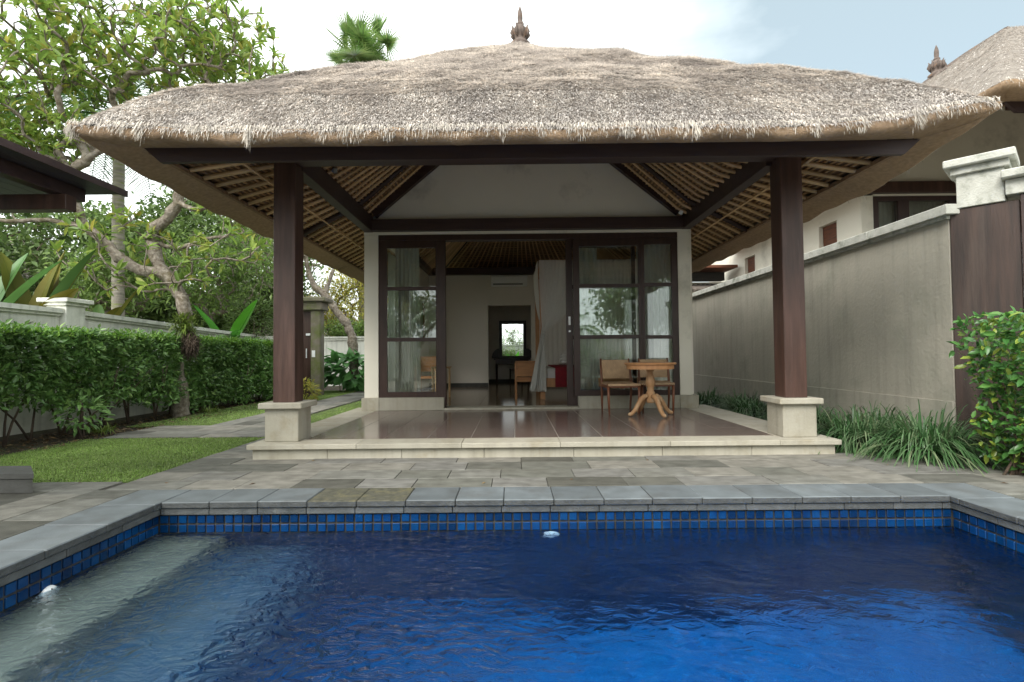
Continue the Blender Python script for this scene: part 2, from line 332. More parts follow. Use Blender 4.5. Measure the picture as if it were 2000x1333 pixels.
# ------------------------------------------------------------------ mesh helpers
def newmesh(name, verts, faces, m, smooth=False):
    """fast mesh: verts (N,3); faces (M,k) array or list of lists"""
    me = bpy.data.meshes.new(name)
    if isinstance(faces, np.ndarray):
        v = np.asarray(verts, dtype=np.float32); kk = faces.shape[1]
        me.vertices.add(len(v)); me.vertices.foreach_set('co', v.ravel())
        me.loops.add(faces.size); me.loops.foreach_set('vertex_index', faces.ravel().astype(np.int32))
        me.polygons.add(len(faces))
        me.polygons.foreach_set('loop_start', np.arange(0, faces.size, kk, dtype=np.int32))
        me.polygons.foreach_set('loop_total', np.full(len(faces), kk, dtype=np.int32))
        me.update(calc_edges=True)
    else:
        me.from_pydata([tuple(p) for p in verts], [], faces); me.update()
    if m: me.materials.append(m)
    if smooth: me.polygons.foreach_set('use_smooth', [True] * len(me.polygons))
    return me

def link(name, me, parent=None, **props):
    o = bpy.data.objects.new(name, me); C.objects.link(o)
    if parent is not None: o.parent = parent
    for k_, v in props.items(): o[k_] = v
    return o

def thing(name, label, cat, loc=(0, 0, 0), rz=0, group=None):
    o = bpy.data.objects.new(name, None); C.objects.link(o)
    o.empty_display_size = .1
    o.location = loc; o.rotation_euler = (0, 0, rz); o['label'] = label; o['category'] = cat
    if group: o['group'] = group
    return o

def tag(o, label, cat, group=None, kind=None):
    o['label'] = label; o['category'] = cat
    if group: o['group'] = group
    if kind: o['kind'] = kind
    return o

class MB:
    def __init__(s): s.v = []; s.f = []
    def add(s, vs, fs):
        n = len(s.v); s.v += [tuple(p) for p in vs]; s.f += [[i + n for i in f] for f in fs]; return s
    def box(s, x0, x1, y0, y1, z0, z1):
        return s.add([(x0, y0, z0), (x1, y0, z0), (x1, y1, z0), (x0, y1, z0), (x0, y0, z1), (x1, y0, z1), (x1, y1, z1), (x0, y1, z1)],
                     [[0, 3, 2, 1], [4, 5, 6, 7], [0, 1, 5, 4], [1, 2, 6, 5], [2, 3, 7, 6], [3, 0, 4, 7]])
    def bbox(s, x0, x1, y0, y1, z0, z1, b=.006):
        """box with chamfered edges"""
        X, Y, Z = (x0, x1), (y0, y1), (z0, z1); vs = []; idx = {}
        for i in (0, 1):
            for j in (0, 1):
                for kk in (0, 1):
                    sx, sy, sz = (b if i == 0 else -b), (b if j == 0 else -b), (b if kk == 0 else -b)
                    for a, p in enumerate([(X[i], Y[j] + sy, Z[kk] + sz), (X[i] + sx, Y[j], Z[kk] + sz), (X[i] + sx, Y[j] + sy, Z[kk])]):
                        idx[(i, j, kk, a)] = len(vs); vs.append(p)
        I = lambda i, j, kk, a: idx[(i, j, kk, a)]
        fs = [[I(0, 0, 0, 0), I(0, 0, 1, 0), I(0, 1, 1, 0), I(0, 1, 0, 0)], [I(1, 0, 0, 0), I(1, 1, 0, 0), I(1, 1, 1, 0), I(1, 0, 1, 0)],
              [I(0, 0, 0, 1), I(1, 0, 0, 1), I(1, 0, 1, 1), I(0, 0, 1, 1)], [I(0, 1, 0, 1), I(0, 1, 1, 1), I(1, 1, 1, 1), I(1, 1, 0, 1)],
              [I(0, 0, 0, 2), I(0, 1, 0, 2), I(1, 1, 0, 2), I(1, 0, 0, 2)], [I(0, 0, 1, 2), I(1, 0, 1, 2), I(1, 1, 1, 2), I(0, 1, 1, 2)]]
        for j in (0, 1):
            for kk in (0, 1): fs.append([I(0, j, kk, 1), I(1, j, kk, 1), I(1, j, kk, 2), I(0, j, kk, 2)])
        for i in (0, 1):
            for kk in (0, 1): fs.append([I(i, 0, kk, 0), I(i, 1, kk, 0), I(i, 1, kk, 2), I(i, 0, kk, 2)])
        for i in (0, 1):
            for j in (0, 1): fs.append([I(i, j, 0, 0), I(i, j, 1, 0), I(i, j, 1, 1), I(i, j, 0, 1)])
        for i in (0, 1):
            for j in (0, 1):
                for kk in (0, 1): fs.append([I(i, j, kk, 0), I(i, j, kk, 1), I(i, j, kk, 2)])
        return s.add(vs, fs)
    def bar(s, a, b, w, h, up=(0, 0, 1)):
        """rectangular bar from a to b: w across, h along up"""
        a, b = Vector(a), Vector(b); d = (b - a).normalized(); u = Vector(up)
        sd = d.cross(u).normalized(); u = sd.cross(d).normalized(); vs = []
        for p in (a, b):
            for sx, sy in ((-1, -1), (1, -1), (1, 1), (-1, 1)): vs.append(p + sd * (sx * w / 2) + u * (sy * h / 2))
        return s.add(vs, [[0, 1, 2, 3], [7, 6, 5, 4], [0, 4, 5, 1], [1, 5, 6, 2], [2, 6, 7, 3], [3, 7, 4, 0]])
    def tube(s, pts, rad, n=8, cap=True):
        pts = [Vector(p) for p in pts]
        if not hasattr(rad, '__len__'): rad = [rad] * len(pts)
        prev = None; vs = []; fs = []
        for i, p in enumerate(pts):
            d = (pts[min(i + 1, len(pts) - 1)] - pts[max(i - 1, 0)])
            d = d.normalized() if d.length > 1e-9 else Vector((0, 0, 1))
            if prev is None:
                ref = Vector((1, 0, 0)) if abs(d.x) < .8 else Vector((0, 1, 0)); u = d.cross(ref).normalized()
            else:
                u = (prev - d * prev.dot(d)).normalized()
            prev = u; v = d.cross(u)
            for j in range(n):
                a = 2 * PI * j / n; vs.append(p + (u * math.cos(a) + v * math.sin(a)) * rad[i])
        for i in range(len(pts) - 1):
            for j in range(n):
                fs.append([i * n + j, i * n + (j + 1) % n, (i + 1) * n + (j + 1) % n, (i + 1) * n + j])
        if cap: fs.append(list(range(n))[::-1]); fs.append([(len(pts) - 1) * n + j for j in range(n)])
        return s.add(vs, fs)
    def lathe(s, prof, cx=0, cy=0, n=24, sq=False):
        vs = []; fs = []
        for r, z in prof:
            for j in range(n):
                a = 2 * PI * (j + .5) / n
                k_ = 1
                if sq: k_ = 1 / max(abs(math.cos(a)), abs(math.sin(a)))
                vs.append((cx + r * k_ * math.cos(a), cy + r * k_ * math.sin(a), z))
        for i in range(len(prof) - 1):
            for j in range(n): fs.append([i * n + j, i * n + (j + 1) % n, (i + 1) * n + (j + 1) % n, (i + 1) * n + j])
        fs.append(list(range(n))[::-1]); fs.append([(len(prof) - 1) * n + j for j in range(n)])
        return s.add(vs, fs)
    def prism(s, poly, axis, a0, a1):
        """extrude a 2D polygon along axis ('x','y','z')"""
        n = len(poly)
        def P(p, a): return {'x': (a, p[0], p[1]), 'y': (p[0], a, p[1]), 'z': (p[0], p[1], a)}[axis]
        return s.add([P(p, a0) for p in poly] + [P(p, a1) for p in poly],
                     [list(range(n))[::-1], [n + i for i in range(n)]] + [[i, (i + 1) % n, n + (i + 1) % n, n + i] for i in range(n)])
    def build(s, name, m, parent=None, smooth=False, **props):
        me = newmesh(name, s.v, s.f, m, smooth)
        if smooth == 'auto': pass
        return link(name, me, parent, **props)

def box(name, m, parent, x0, x1, y0, y1, z0, z1, b=0, **props):
    mb = MB()
    if b: mb.bbox(x0, x1, y0, y1, z0, z1, b)
    else: mb.box(x0, x1, y0, y1, z0, z1)
    return mb.build(name, m, parent, **props)

def unit(v): return v / np.maximum(np.linalg.norm(v, axis=-1, keepdims=True), 1e-9)

# leaf templates: u along, v across, w lift
TL = {
 'leaf': (np.array([(0, 0, 0), (.28, -.40, .06), (.28, 0, 0), (.28, .40, .06), (.68, -.36, .02), (.68, 0, -.05), (.68, .36, .02), (1, 0, -.14)]),
          [(0, 1, 2), (0, 2, 3), (1, 4, 5, 2), (2, 5, 6, 3), (4, 7, 5), (5, 7, 6)]),
 'long': (np.array([(0, 0, 0), (.3, -.32, .05), (.3, 0, 0), (.3, .32, .05), (.62, -.5, 0), (.62, 0, -.06), (.62, .5, 0), (.86, -.32, -.08), (.86, .32, -.08), (1, 0, -.16), (.86, 0, -.12)]),
          [(0, 1, 2), (0, 2, 3), (1, 4, 5, 2), (2, 5, 6, 3), (4, 7, 10, 5), (5, 10, 8, 6), (7, 9, 10), (10, 9, 8)]),
 'heart': (np.array([(.12, 0, 0), (-.12, -.26, .02), (.12, -.5, .05), (.5, -.42, .0), (.12, 0, 0), (.5, 0, -.03), (-.12, .26, .02), (.12, .5, .05), (.5, .42, .0), (1, 0, -.22)]),
          [(0, 1, 2), (0, 2, 3, 5), (3, 9, 5), (4, 7, 6), (4, 5, 8, 7), (5, 9, 8)]),
}
def template_mesh(name, key, m):
    v, f = TL[key]
    return newmesh(name, [tuple(p) for p in v], [list(x) for x in f], m)

def leaf_arrays(P, D, N, Ln, Wd, key='leaf'):
    """numpy leaves: base P, direction D, normal N -> verts, tri faces"""
    T, F = TL[key]
    D = unit(D); Sd = unit(np.cross(D, N)); N = np.cross(Sd, D)
    V = (P[:, None, :] + D[:, None, :] * (T[None, :, 0:1] * Ln[:, None, None]) + Sd[:, None, :] * (T[None, :, 1:2] * Wd[:, None, None])
         + N[:, None, :] * (T[None, :, 2:3] * Ln[:, None, None]))
    tri = []
    for f in F:
        for i in range(1, len(f) - 1): tri.append((f[0], f[i], f[i + 1]))
    tri = np.array(tri)
    base = (np.arange(len(P)) * len(T))[:, None, None]
    return V.reshape(-1, 3), (tri[None] + base).reshape(-1, 3)

def simple_leaves(P, D, N, Ln, Wd):
    """4-vertex folded leaf (2 triangles)"""
    D = unit(D); Sd = unit(np.cross(D, N)); N = np.cross(Sd, D)
    l = Ln[:, None]; w_ = Wd[:, None]
    V = np.stack([P, P + D * l * .45 - Sd * w_ * .5 + N * l * .06, P + D * l - N * l * .12, P + D * l * .45 + Sd * w_ * .5 + N * l * .06], 1)
    F = np.array([(0, 1, 2), (0, 2, 3)])
    return V.reshape(-1, 3), (F[None] + (np.arange(len(P)) * 4)[:, None, None]).reshape(-1, 3)

def blades(P, D, up, Ln, Wd, bend, seg=3):
    """curved grass blades: start direction D, drooping by gravity 'bend'"""
    n = len(P); Sd = unit(np.cross(D, np.array([0, 0, 1.0])[None] + 0 * D + 1e-4)); rows = []
    for i in range(seg + 1):
        t = i / seg
        c = P + D * (Ln * t)[:, None] + np.array([0, 0, -1.0])[None] * (bend * Ln * t * t)[:, None]
        ww = Wd * (1 - t ** 2 * .96) * .5
        rows += [c - Sd * ww[:, None], c + Sd * ww[:, None]]
    V = np.stack(rows, 1); q = []
    for i in range(seg): q.append((2 * i, 2 * i + 1, 2 * i + 3, 2 * i + 2))
    F = np.array(q)
    return V.reshape(-1, 3), (F[None] + (np.arange(n) * 2 * (seg + 1))[:, None, None]).reshape(-1, 4)

def rdir(n, zb=0.0, r=rng):
    v = r.normal(size=(n, 3)); v[:, 2] += zb; return unit(v)

def leaf_objects(parent, me, P, D, N, Ln, Wd, name='leaf'):
    D = unit(D); Sd = unit(np.cross(D, N)); N = np.cross(Sd, D)
    for i in range(len(P)):
        o = bpy.data.objects.new(name, me); C.objects.link(o); o.parent = parent
        m_ = Matrix.Identity(4)
        for r_ in range(3):
            m_[r_][0] = D[i][r_] * Ln[i]; m_[r_][1] = -Sd[i][r_] * Wd[i]; m_[r_][2] = N[i][r_] * Ln[i]; m_[r_][3] = P[i][r_]
        o.matrix_local = m_

def vnoise(x, y, seed=0):
    """smooth value noise on arrays"""
    xi = np.floor(x).astype(int); yi = np.floor(y).astype(int); fx = x - xi; fy = y - yi
    fx = fx * fx * (3 - 2 * fx); fy = fy * fy * (3 - 2 * fy)
    def h(a, b):
        n = (a * 374761393 + b * 668265263 + seed * 1442695041) & 0xffffffff
        n = ((n ^ (n >> 13)) * 1274126177) & 0xffffffff
        return ((n ^ (n >> 16)) & 0xffff) / 65535.0
    return (h(xi, yi) * (1 - fx) + h(xi + 1, yi) * fx) * (1 - fy) + (h(xi, yi + 1) * (1 - fx) + h(xi + 1, yi + 1) * fx) * fy

# ================================================================== SETTING
PX0, PX1, PY0, PY1 = -2.53, 3.08, -3.6, 3.73      # pool shell, inner faces
WZ = -0.225                                        # water level
POOLD = -1.70
def struct(name, mb, m, **p): return mb.build(name, m, None, kind='structure', **p)

g = MB()
F_ = 150
zg = -.03
g.add([(-F_, -F_, zg), (F_, -F_, zg), (F_, F_, zg), (-F_, F_, zg), (PX0 - .1, PY0 - .1, zg), (PX1 + .1, PY0 - .1, zg), (PX1 + .1, PY1 + .1, zg), (PX0 - .1, PY1 + .1, zg)],
      [[0, 1, 5, 4], [1, 2, 6, 5], [2, 3, 7, 6], [3, 0, 4, 7]])
struct('ground', g, M['soil'])

# pool shell
pf = MB().box(PX0 - .1, PX1 + .1, PY0 - .1, PY1 + .1, POOLD - .1, POOLD); struct('pool_floor', pf, M['poolfloor'])
pw = MB()
pw.box(PX0 - .1, PX0 - .012, PY0 - .1, PY1 + .1, POOLD, -.1); pw.box(PX1 + .012, PX1 + .1, PY0 - .1, PY1 + .1, POOLD, -.1)
pw.box(PX0 - .012, PX1 + .012, PY1 + .012, PY1 + .1, POOLD, -.1); pw.box(PX0 - .012, PX1 + .012, PY0 - .1, PY0 - .012, POOLD, -.1)
poolwall = struct('pool_wall', pw, M['darkgrout'])
bench = struct('pool_bench', MB().box(PX0 + .002, PX0 + .47, PY0 + .002, PY1 - .002, POOLD + .002, WZ - .102), M['bench'])
struct('pool_step', MB().box(PX0 + .472, PX0 + 1.05, PY0 + .002, PY1 - .002, POOLD + .002, WZ - .36), M['silverstep'])
for q in range(12): box('bench_slab', M['bench'], bench, PX0 + .003, PX0 + .47, PY1 - .003 - .6 * (q + 1), PY1 - .006 - .6 * q, WZ - .10, WZ - .07, .006)
T = .066
def mos(face, i, row):
    gp = .0062; top = -.098 - row * T
    if face == 'far': return (PX0 + i * T + gp, PX0 + (i + 1) * T - gp, PY1, PY1 + .014, top - T + gp, top - gp)
    if face == 'left': return (PX0 - .014, PX0, PY1 - (i + 1) * T + gp, PY1 - i * T - gp, top - T + gp, top - gp)
    return (PX1, PX1 + .014, PY1 - (i + 1) * T + gp, PY1 - i * T - gp, top - T + gp, top - gp)
stuffm = MB(); cache = {}
nf = round((PX1 - PX0) / T)
def one(face, i, row):
    x0, x1, y0, y1, z0, z1 = mos(face, i, row)
    if face not in cache:
        mb = MB().bbox(-(x1 - x0) / 2, (x1 - x0) / 2, -(y1 - y0) / 2, (y1 - y0) / 2, -(z1 - z0) / 2, (z1 - z0) / 2, .003)
        cache[face] = newmesh('mosaic_tile', mb.v, mb.f, M['mosaic'])
    o = link('mosaic_tile', cache[face], poolwall)
    o.location = ((x0 + x1) / 2, (y0 + y1) / 2 + random.uniform(-.001, .001), (z0 + z1) / 2)
    o.rotation_euler = (random.gauss(0, .012), random.gauss(0, .012), random.gauss(0, .012))
for row in range(2):
    for i in range(nf): one('far', i, row)
    for i in range(29): one('left', i, row)
    for i in range(28): one('right', i, row)
for face, n in (('far', nf), ('left', 110), ('right', 110)):
    for row in range(24):
        for i in range(n):
            if row < 2 and i < {'far': nf, 'left': 29, 'right': 28}[face]: continue
            x0, x1, y0, y1, z0, z1 = mos(face, i, row)
            if face == 'far': stuffm.add([(x0, y0, z0), (x1, y0, z0), (x1, y0, z1), (x0, y0, z1)], [[0, 1, 2, 3]])
            elif face == 'left': stuffm.add([(x1, y0, z0), (x1, y1, z0), (x1, y1, z1), (x1, y0, z1)], [[3, 2, 1, 0]])
            else: stuffm.add([(x0, y0, z0), (x0, y1, z0), (x0, y1, z1), (x0, y0, z1)], [[0, 1, 2, 3]])
stuffm.build('mosaic_tiles', M['mosaic'], poolwall, kind='stuff')
# water: a closed volume top sheet
wt = MB().add([(PX0 - .01, PY0 - .01, WZ), (PX1 + .01, PY0 - .01, WZ), (PX1 + .01, PY1 + .01, WZ), (PX0 - .01, PY1 + .01, WZ)], [[0, 1, 2, 3]])
struct('water', wt, M['water'])
# pool fittings just under the surface
def inlet(x, y, z, face, label):
    t = thing('water_inlet', label, 'pool inlet', (x, y, z), group='white pool inlets')
    mb = MB()
    mb.lathe([(.0, -.012), (.050, -.012), (.056, -.004), (.054, .006), (.030, .018), (.0, .022)], n=20)
    o = mb.build('cover', M['white'], t, smooth=True)
    mb = MB()
    for a in range(6):
        c_, s_ = math.cos(a * PI / 3), math.sin(a * PI / 3)
        mb.tube([(c_ * .014, s_ * .014, .0215), (c_ * .042, s_ * .042, .0145)], .0035, 5)
    q = mb.build('grille', M['greyplastic'], t)
    t.rotation_euler = {'far': (PI / 2, 0, 0), 'left': (0, PI / 2, 0)}[face]
inlet(.25, PY1 - .012, -.30, 'far', 'round white inlet in the far pool wall, seen through blue water')
inlet(PX0 + .012, 2.84, -.262, 'left', 'round white inlet in the left pool wall, beside the pale bench')

# coping
cope = struct('pool_coping', MB().box(-2.9, -2.56, PY0, 4.05, -.095, -.045).box(3.12, 3.46, PY0, 4.05, -.095, -.045).box(-2.56, 3.12, 3.76, 4.05, -.095, -.045), M['darkgrout'])
def slab(parent, m, x0, x1, y0, y1, z0, z1, name='slab', b=.004, jit=.002, **p):
    o = box(name, m, parent, x0, x1, y0, y1, z0 , z1 + random.uniform(-jit, jit), b, **p)
    if name == 'coping_stone':      # the sides of the slabs are darker than the top
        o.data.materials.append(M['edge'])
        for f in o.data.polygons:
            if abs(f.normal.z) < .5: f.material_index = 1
    return o
x = -2.50; k_ = 0
while x < 3.04:
    x2 = min(x + .345 + random.uniform(-.01, .01), 3.05)
    moss = k_ in (5, 4) or k_ == 16
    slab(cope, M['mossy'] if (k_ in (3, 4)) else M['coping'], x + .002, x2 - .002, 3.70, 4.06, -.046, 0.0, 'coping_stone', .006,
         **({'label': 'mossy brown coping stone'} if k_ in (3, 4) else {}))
    x = x2; k_ += 1
x = -2.515
while x < 3.06:
    x2 = min(x + .345, 3.065)
    slab(cope, M['kerb'], x + .002, x2 - .002, 3.716, 3.80, -.096, -.049, 'kerb_stone', .004); x = x2
y = 4.06
while y > .2:
    y2 = y - random.choice((.42, .42, .46))
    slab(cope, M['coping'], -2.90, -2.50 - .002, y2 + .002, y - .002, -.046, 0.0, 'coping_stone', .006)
    slab(cope, M['kerb'], -2.60, -2.517, y2 + .15 + .002, min(y + .15 - .002, 3.712), -.096, -.049, 'kerb_stone', .004)
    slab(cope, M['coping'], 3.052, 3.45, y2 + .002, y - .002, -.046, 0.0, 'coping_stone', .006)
    slab(cope, M['kerb'], 3.067, 3.15, y2 + .15 + .002, min(y + .15 - .002, 3.712), -.096, -.049, 'kerb_stone', .004)
    y = y2

deck = struct('bounce_deck', MB().box(-7, 9, -6.5, -3.62, -.09, .0).box(3.47, 9, -3.6, .18, -.09, .0).box(-7, -2.92, -3.6, .18, -.09, .0).box(5.21, 9, .18, 4.9, -.09, .0), M['limestone'])  # unseen pale slabs added to bounce light up under the roof
# paving
pave = struct('paving', MB().box(-5.7, -2.9, .2, 4.34, -.09, -.012).box(-3.2, 5.2, 4.06, 5.35, -.09, -.012).box(-3.2, -2.6, 5.35, 7.9, -.09, -.012).box(3.46, 5.2, .2, 4.06, -.09, -.012), M['darkgrout'])
def prow_x(par, x0, x1, y0, y1, lens, off=0):
    x = x0 - off
    while x < x1 - .02:
        x2 = x + random.choice(lens)
        if x1 - x2 < .12: x2 = x1
        a = max(x, x0); b_ = min(x2, x1)
        if b_ - a > .03: slab(par, M['pave'], a + .0025, b_ - .0025, y0 + .0025, y1 - .0025, -.03, 0.0, 'paving_slab', .003, .0025)
        x = x2
def prow_y(par, x0, x1, y0, y1, lens, off=0):
    y = y0 - off
    while y < y1 - .02:
        y2 = y + random.choice(lens)
        if y1 - y2 < .12: y2 = y1
        a = max(y, y0); b_ = min(y2, y1)
        if b_ - a > .03: slab(par, M['pave'], x0 + .0025, x1 - .0025, a + .0025, b_ - .0025, -.03, 0.0, 'paving_slab', .003, .0025)
        y = y2
LN = (.44, .5, .62, .72)
for j, (a, b_) in enumerate(((4.062, 4.36), (4.36, 4.68), (4.68, 5.0), (5.0, 5.30))): prow_x(pave, -3.18, 5.0, a, b_, LN, random.uniform(0, .4))
for a, b_ in ((5.30, 5.62), (5.62, 5.95), (5.95, 6.3), (6.3, 6.62)): prow_x(pave, -3.18, -2.63, a, b_, (.55,))
for j in range(8): prow_y(pave, -2.905 - .34 * (j + 1), -2.905 - .34 * j, 1.2 if j < 4 else 2.4, 4.06 if j == 0 else 4.34, LN, random.uniform(0, .4))
for j in range(4): prow_y(pave, 3.455 + .36 * j, 3.455 + .36 * (j + 1), 1.6, 4.06, LN, random.uniform(0, .4))
path = struct('garden_path', MB().box(-5.4, -2.64, 6.74, 7.9, -.09, -.012).box(-4.6, -3.65, 7.9, 15.4, -.09, -.012).box(-3.65, -2.4, 14.4, 15.4, -.09, -.012), M['darkgrout'])
for a, b_ in ((6.75, 7.04), (7.04, 7.33), (7.33, 7.62), (7.62, 7.9)): prow_x(path, -5.38 + random.uniform(-.04, .1), -2.66, a, b_, LN, random.uniform(0, .3))
for j in range(3): prow_y(path, -4.6 + .31 * j, -4.6 + .31 * (j + 1), 7.9, 15.4, LN, random.uniform(0, .3))
for a, b_ in ((14.4, 14.9), (14.9, 15.4)): prow_x(path, -3.66, -2.5, a, b_, LN)

# lawn
lw = MB()
lawnregs = [(-5.5, -3.2, 4.35, 6.73), (-5.9, -4.62, 7.92, 16), (-3.63, -2.64, 7.92, 14.35), (-4.62, -2.0, 15.42, 18.4)]
for (a, b_, c_, d_) in lawnregs: lw.box(a, b_, c_, d_, -.06, -.012)
lawn = struct('lawn', lw, M['turf'])
P = []
for (a, b_, c_, d_), n in zip(lawnregs, (52000, 30000, 16000, 6000)):
    p = np.stack([rng.uniform(a - .05, b_, n), rng.uniform(c_, d_, n), np.full(n, -.012)], 1)
    # ragged margin towards the planting beds
    edge = a + .25 * vnoise(p[:, 1] * 3, p[:, 0] * 0, 5)
    P.append(p[(p[:, 0] > edge) | (rng.random(n) < .15)])
P = np.concatenate(P); n = len(P)
D = unit(np.stack([rng.normal(0, .55, n), rng.normal(0, .55, n), np.ones(n)], 1))
V, Fc = blades(P, D, None, rng.uniform(.015, .04, n), rng.uniform(.004, .009, n), rng.uniform(.2, .9, n), 2)
o = link('grass', newmesh('grass', V, Fc, M['leaf_grass']), lawn, kind='stuff')
# fallen litter on the planting bed
n = 2200
P = np.stack([rng.uniform(-6.5, -5.3, n), rng.uniform(3.5, 14, n), np.full(n, -.022)], 1)
P2 = np.stack([rng.uniform(3.25, 4.5, 700), rng.uniform(4.7, 9, 700), np.full(700, -.022)], 1); P = np.concatenate([P, P2]); n = len(P)
P[:, 2] += rng.uniform(0, .02, n)
V, Fc = simple_leaves(P, unit(np.stack([rng.normal(size=n), rng.normal(size=n), rng.normal(0, .15, n)], 1)), np.tile([0, 0, 1.0], (n, 1)) + rng.normal(0, .3, (n, 3)), rng.uniform(.03, .09, n), rng.uniform(.012, .035, n))
n = 46; q = np.stack([rng.uniform(-4.5, 4.8, n), rng.uniform(2.0, 6.6, n), np.full(n, .004)], 1)
q = q[(q[:, 1] > 4.1) & (q[:, 1] < 5.15) | (q[:, 0] < -2.65) & (q[:, 1] < 4.3) | (q[:, 0] > 3.2)]; n = len(q)
V2, F2 = simple_leaves(q, unit(np.stack([rng.normal(size=n), rng.normal(size=n), rng.normal(0, .08, n)], 1)), np.tile([0, 0, 1.0], (n, 1)) + rng.normal(0, .12, (n, 3)), rng.uniform(.03, .07, n), rng.uniform(.012, .028, n))
Fc = np.concatenate([Fc, F2 + len(V)]); V = np.concatenate([V, V2])
tag(link('leaf_litter', newmesh('leaf_litter', V, Fc, M['dry'])), 'dry fallen leaves scattered on the soil beds and a few on the paving', 'leaf litter', kind='stuff')

# ------------------------------------------------------------------ terrace
ter = struct('terrace', MB().box(-2.60, 3.16, 5.26, 8.9, -.02, .100).box(-2.21, 2.73, 5.50, 8.40, .100, .1462), M['grout'])
def jl(parent, m, x0, x1, y, y2, z0, z1, name, ln, ax='x'):
    p = x0 if ax == 'x' else y; e = x1 if ax == 'x' else y2
    while p < e - .01:
        q = p + ln * random.uniform(.85, 1.15)
        if e - q < ln * .45: q = e
        if ax == 'x': slab(parent, m, p + .0015, q - .0015, y, y2, z0, z1, name, .004, .0008)
        else: slab(parent, m, x0, x1, p + .0015, q - .0015, z0, z1, name, .004, .0008)
        p = q
jl(ter, M['limestone'], -2.66, 3.22, 5.18, 5.505, .101, .15, 'edge_slab', 1.0)
jl(ter, M['limestone'], -2.66, -2.205, 5.508, 8.9, .101, .15, 'edge_slab', .9, 'y')
jl(ter, M['limestone'], 2.722, 3.22, 5.508, 8.9, .101, .15, 'edge_slab', .9, 'y')
jl(ter, M['limestone'], -2.62, 3.18, 5.225, 5.258, -.01, .100, 'riser_slab', .8)
jl(ter, M['limestone'], -2.62, -2.602, 5.26, 8.9, -.01, .100, 'riser_slab', 1, 'y')
jl(ter, M['limestone'], 3.162, 3.18, 5.26, 8.9, -.01, .100, 'riser_slab', 1, 'y')
xs = [-2.2] + [round(-1.85 + .462 * i, 3) for i in range(10)] + [2.718]
ys = [5.51, 6.10, 6.72, 7.34, 7.96, 8.36]
for i in range(len(xs) - 1):
    for j in range(len(ys) - 1):
        slab(ter, M['terratile'], xs[i] + .0025, xs[i + 1] - .0025, ys[j] + .0025, ys[j + 1] - .0025, .1464, .149, 'floor_tile', .0008, .0003)

# dark stone step at the left
t = thing('stone_step', 'dark stone step on the paving at the edge of the lawn', 'stone step', (-4.1, 4.1, 0))
MB().prism([(-1.2, -.13), (.45, -.13), (.15, .17), (-1.2, .17)], 'z', .112, .15).build('slab', M['darkstone'], t)
MB().prism([(-1.2, -.115), (.43, -.115), (.14, .16), (-1.2, .16)], 'z', .001, .110).build('base', M['darkstone'], t)

# ================================================================== ROOFS
def roof_fn(x0, x1, y0, y1, ZE, prof, lifts=(), amp=.05, seed=1):
    tp = [p[0] for p in prof]; hp = [p[1] for p in prof]
    def smin(a, b, k=.28):
        h = np.clip(.5 + .5 * (b - a) / k, 0, 1); return b * (1 - h) + a * h - k * h * (1 - h) * .55
    def tt(x, y, k=.28):
        a = smin(x - x0, x1 - x, k); b = smin(y - y0, y1 - y, k); return np.maximum(smin(a, b, k), 0)
    def lift(x, y):
        r = 0 * x
        for lx, ly, am, rad in lifts: r = r + am * np.exp(-((x - lx) ** 2 + (y - ly) ** 2) / rad ** 2)
        return r
    def z(x, y):
        t = tt(x, y)
        bump = amp * (vnoise(x * 1.6, y * 1.6, seed) - .5) * 2 + amp * .5 * (vnoise(x * 4.3, y * 4.3, seed + 3) - .5) * 2 +   .22 * amp * (vnoise(x * 13, y * 13, seed + 4) - .5) * 2
        return ZE + np.interp(t, tp, hp) + lift(x, y) + bump * np.clip(t * 2.5, 0, 1)
    return z, lift, tt

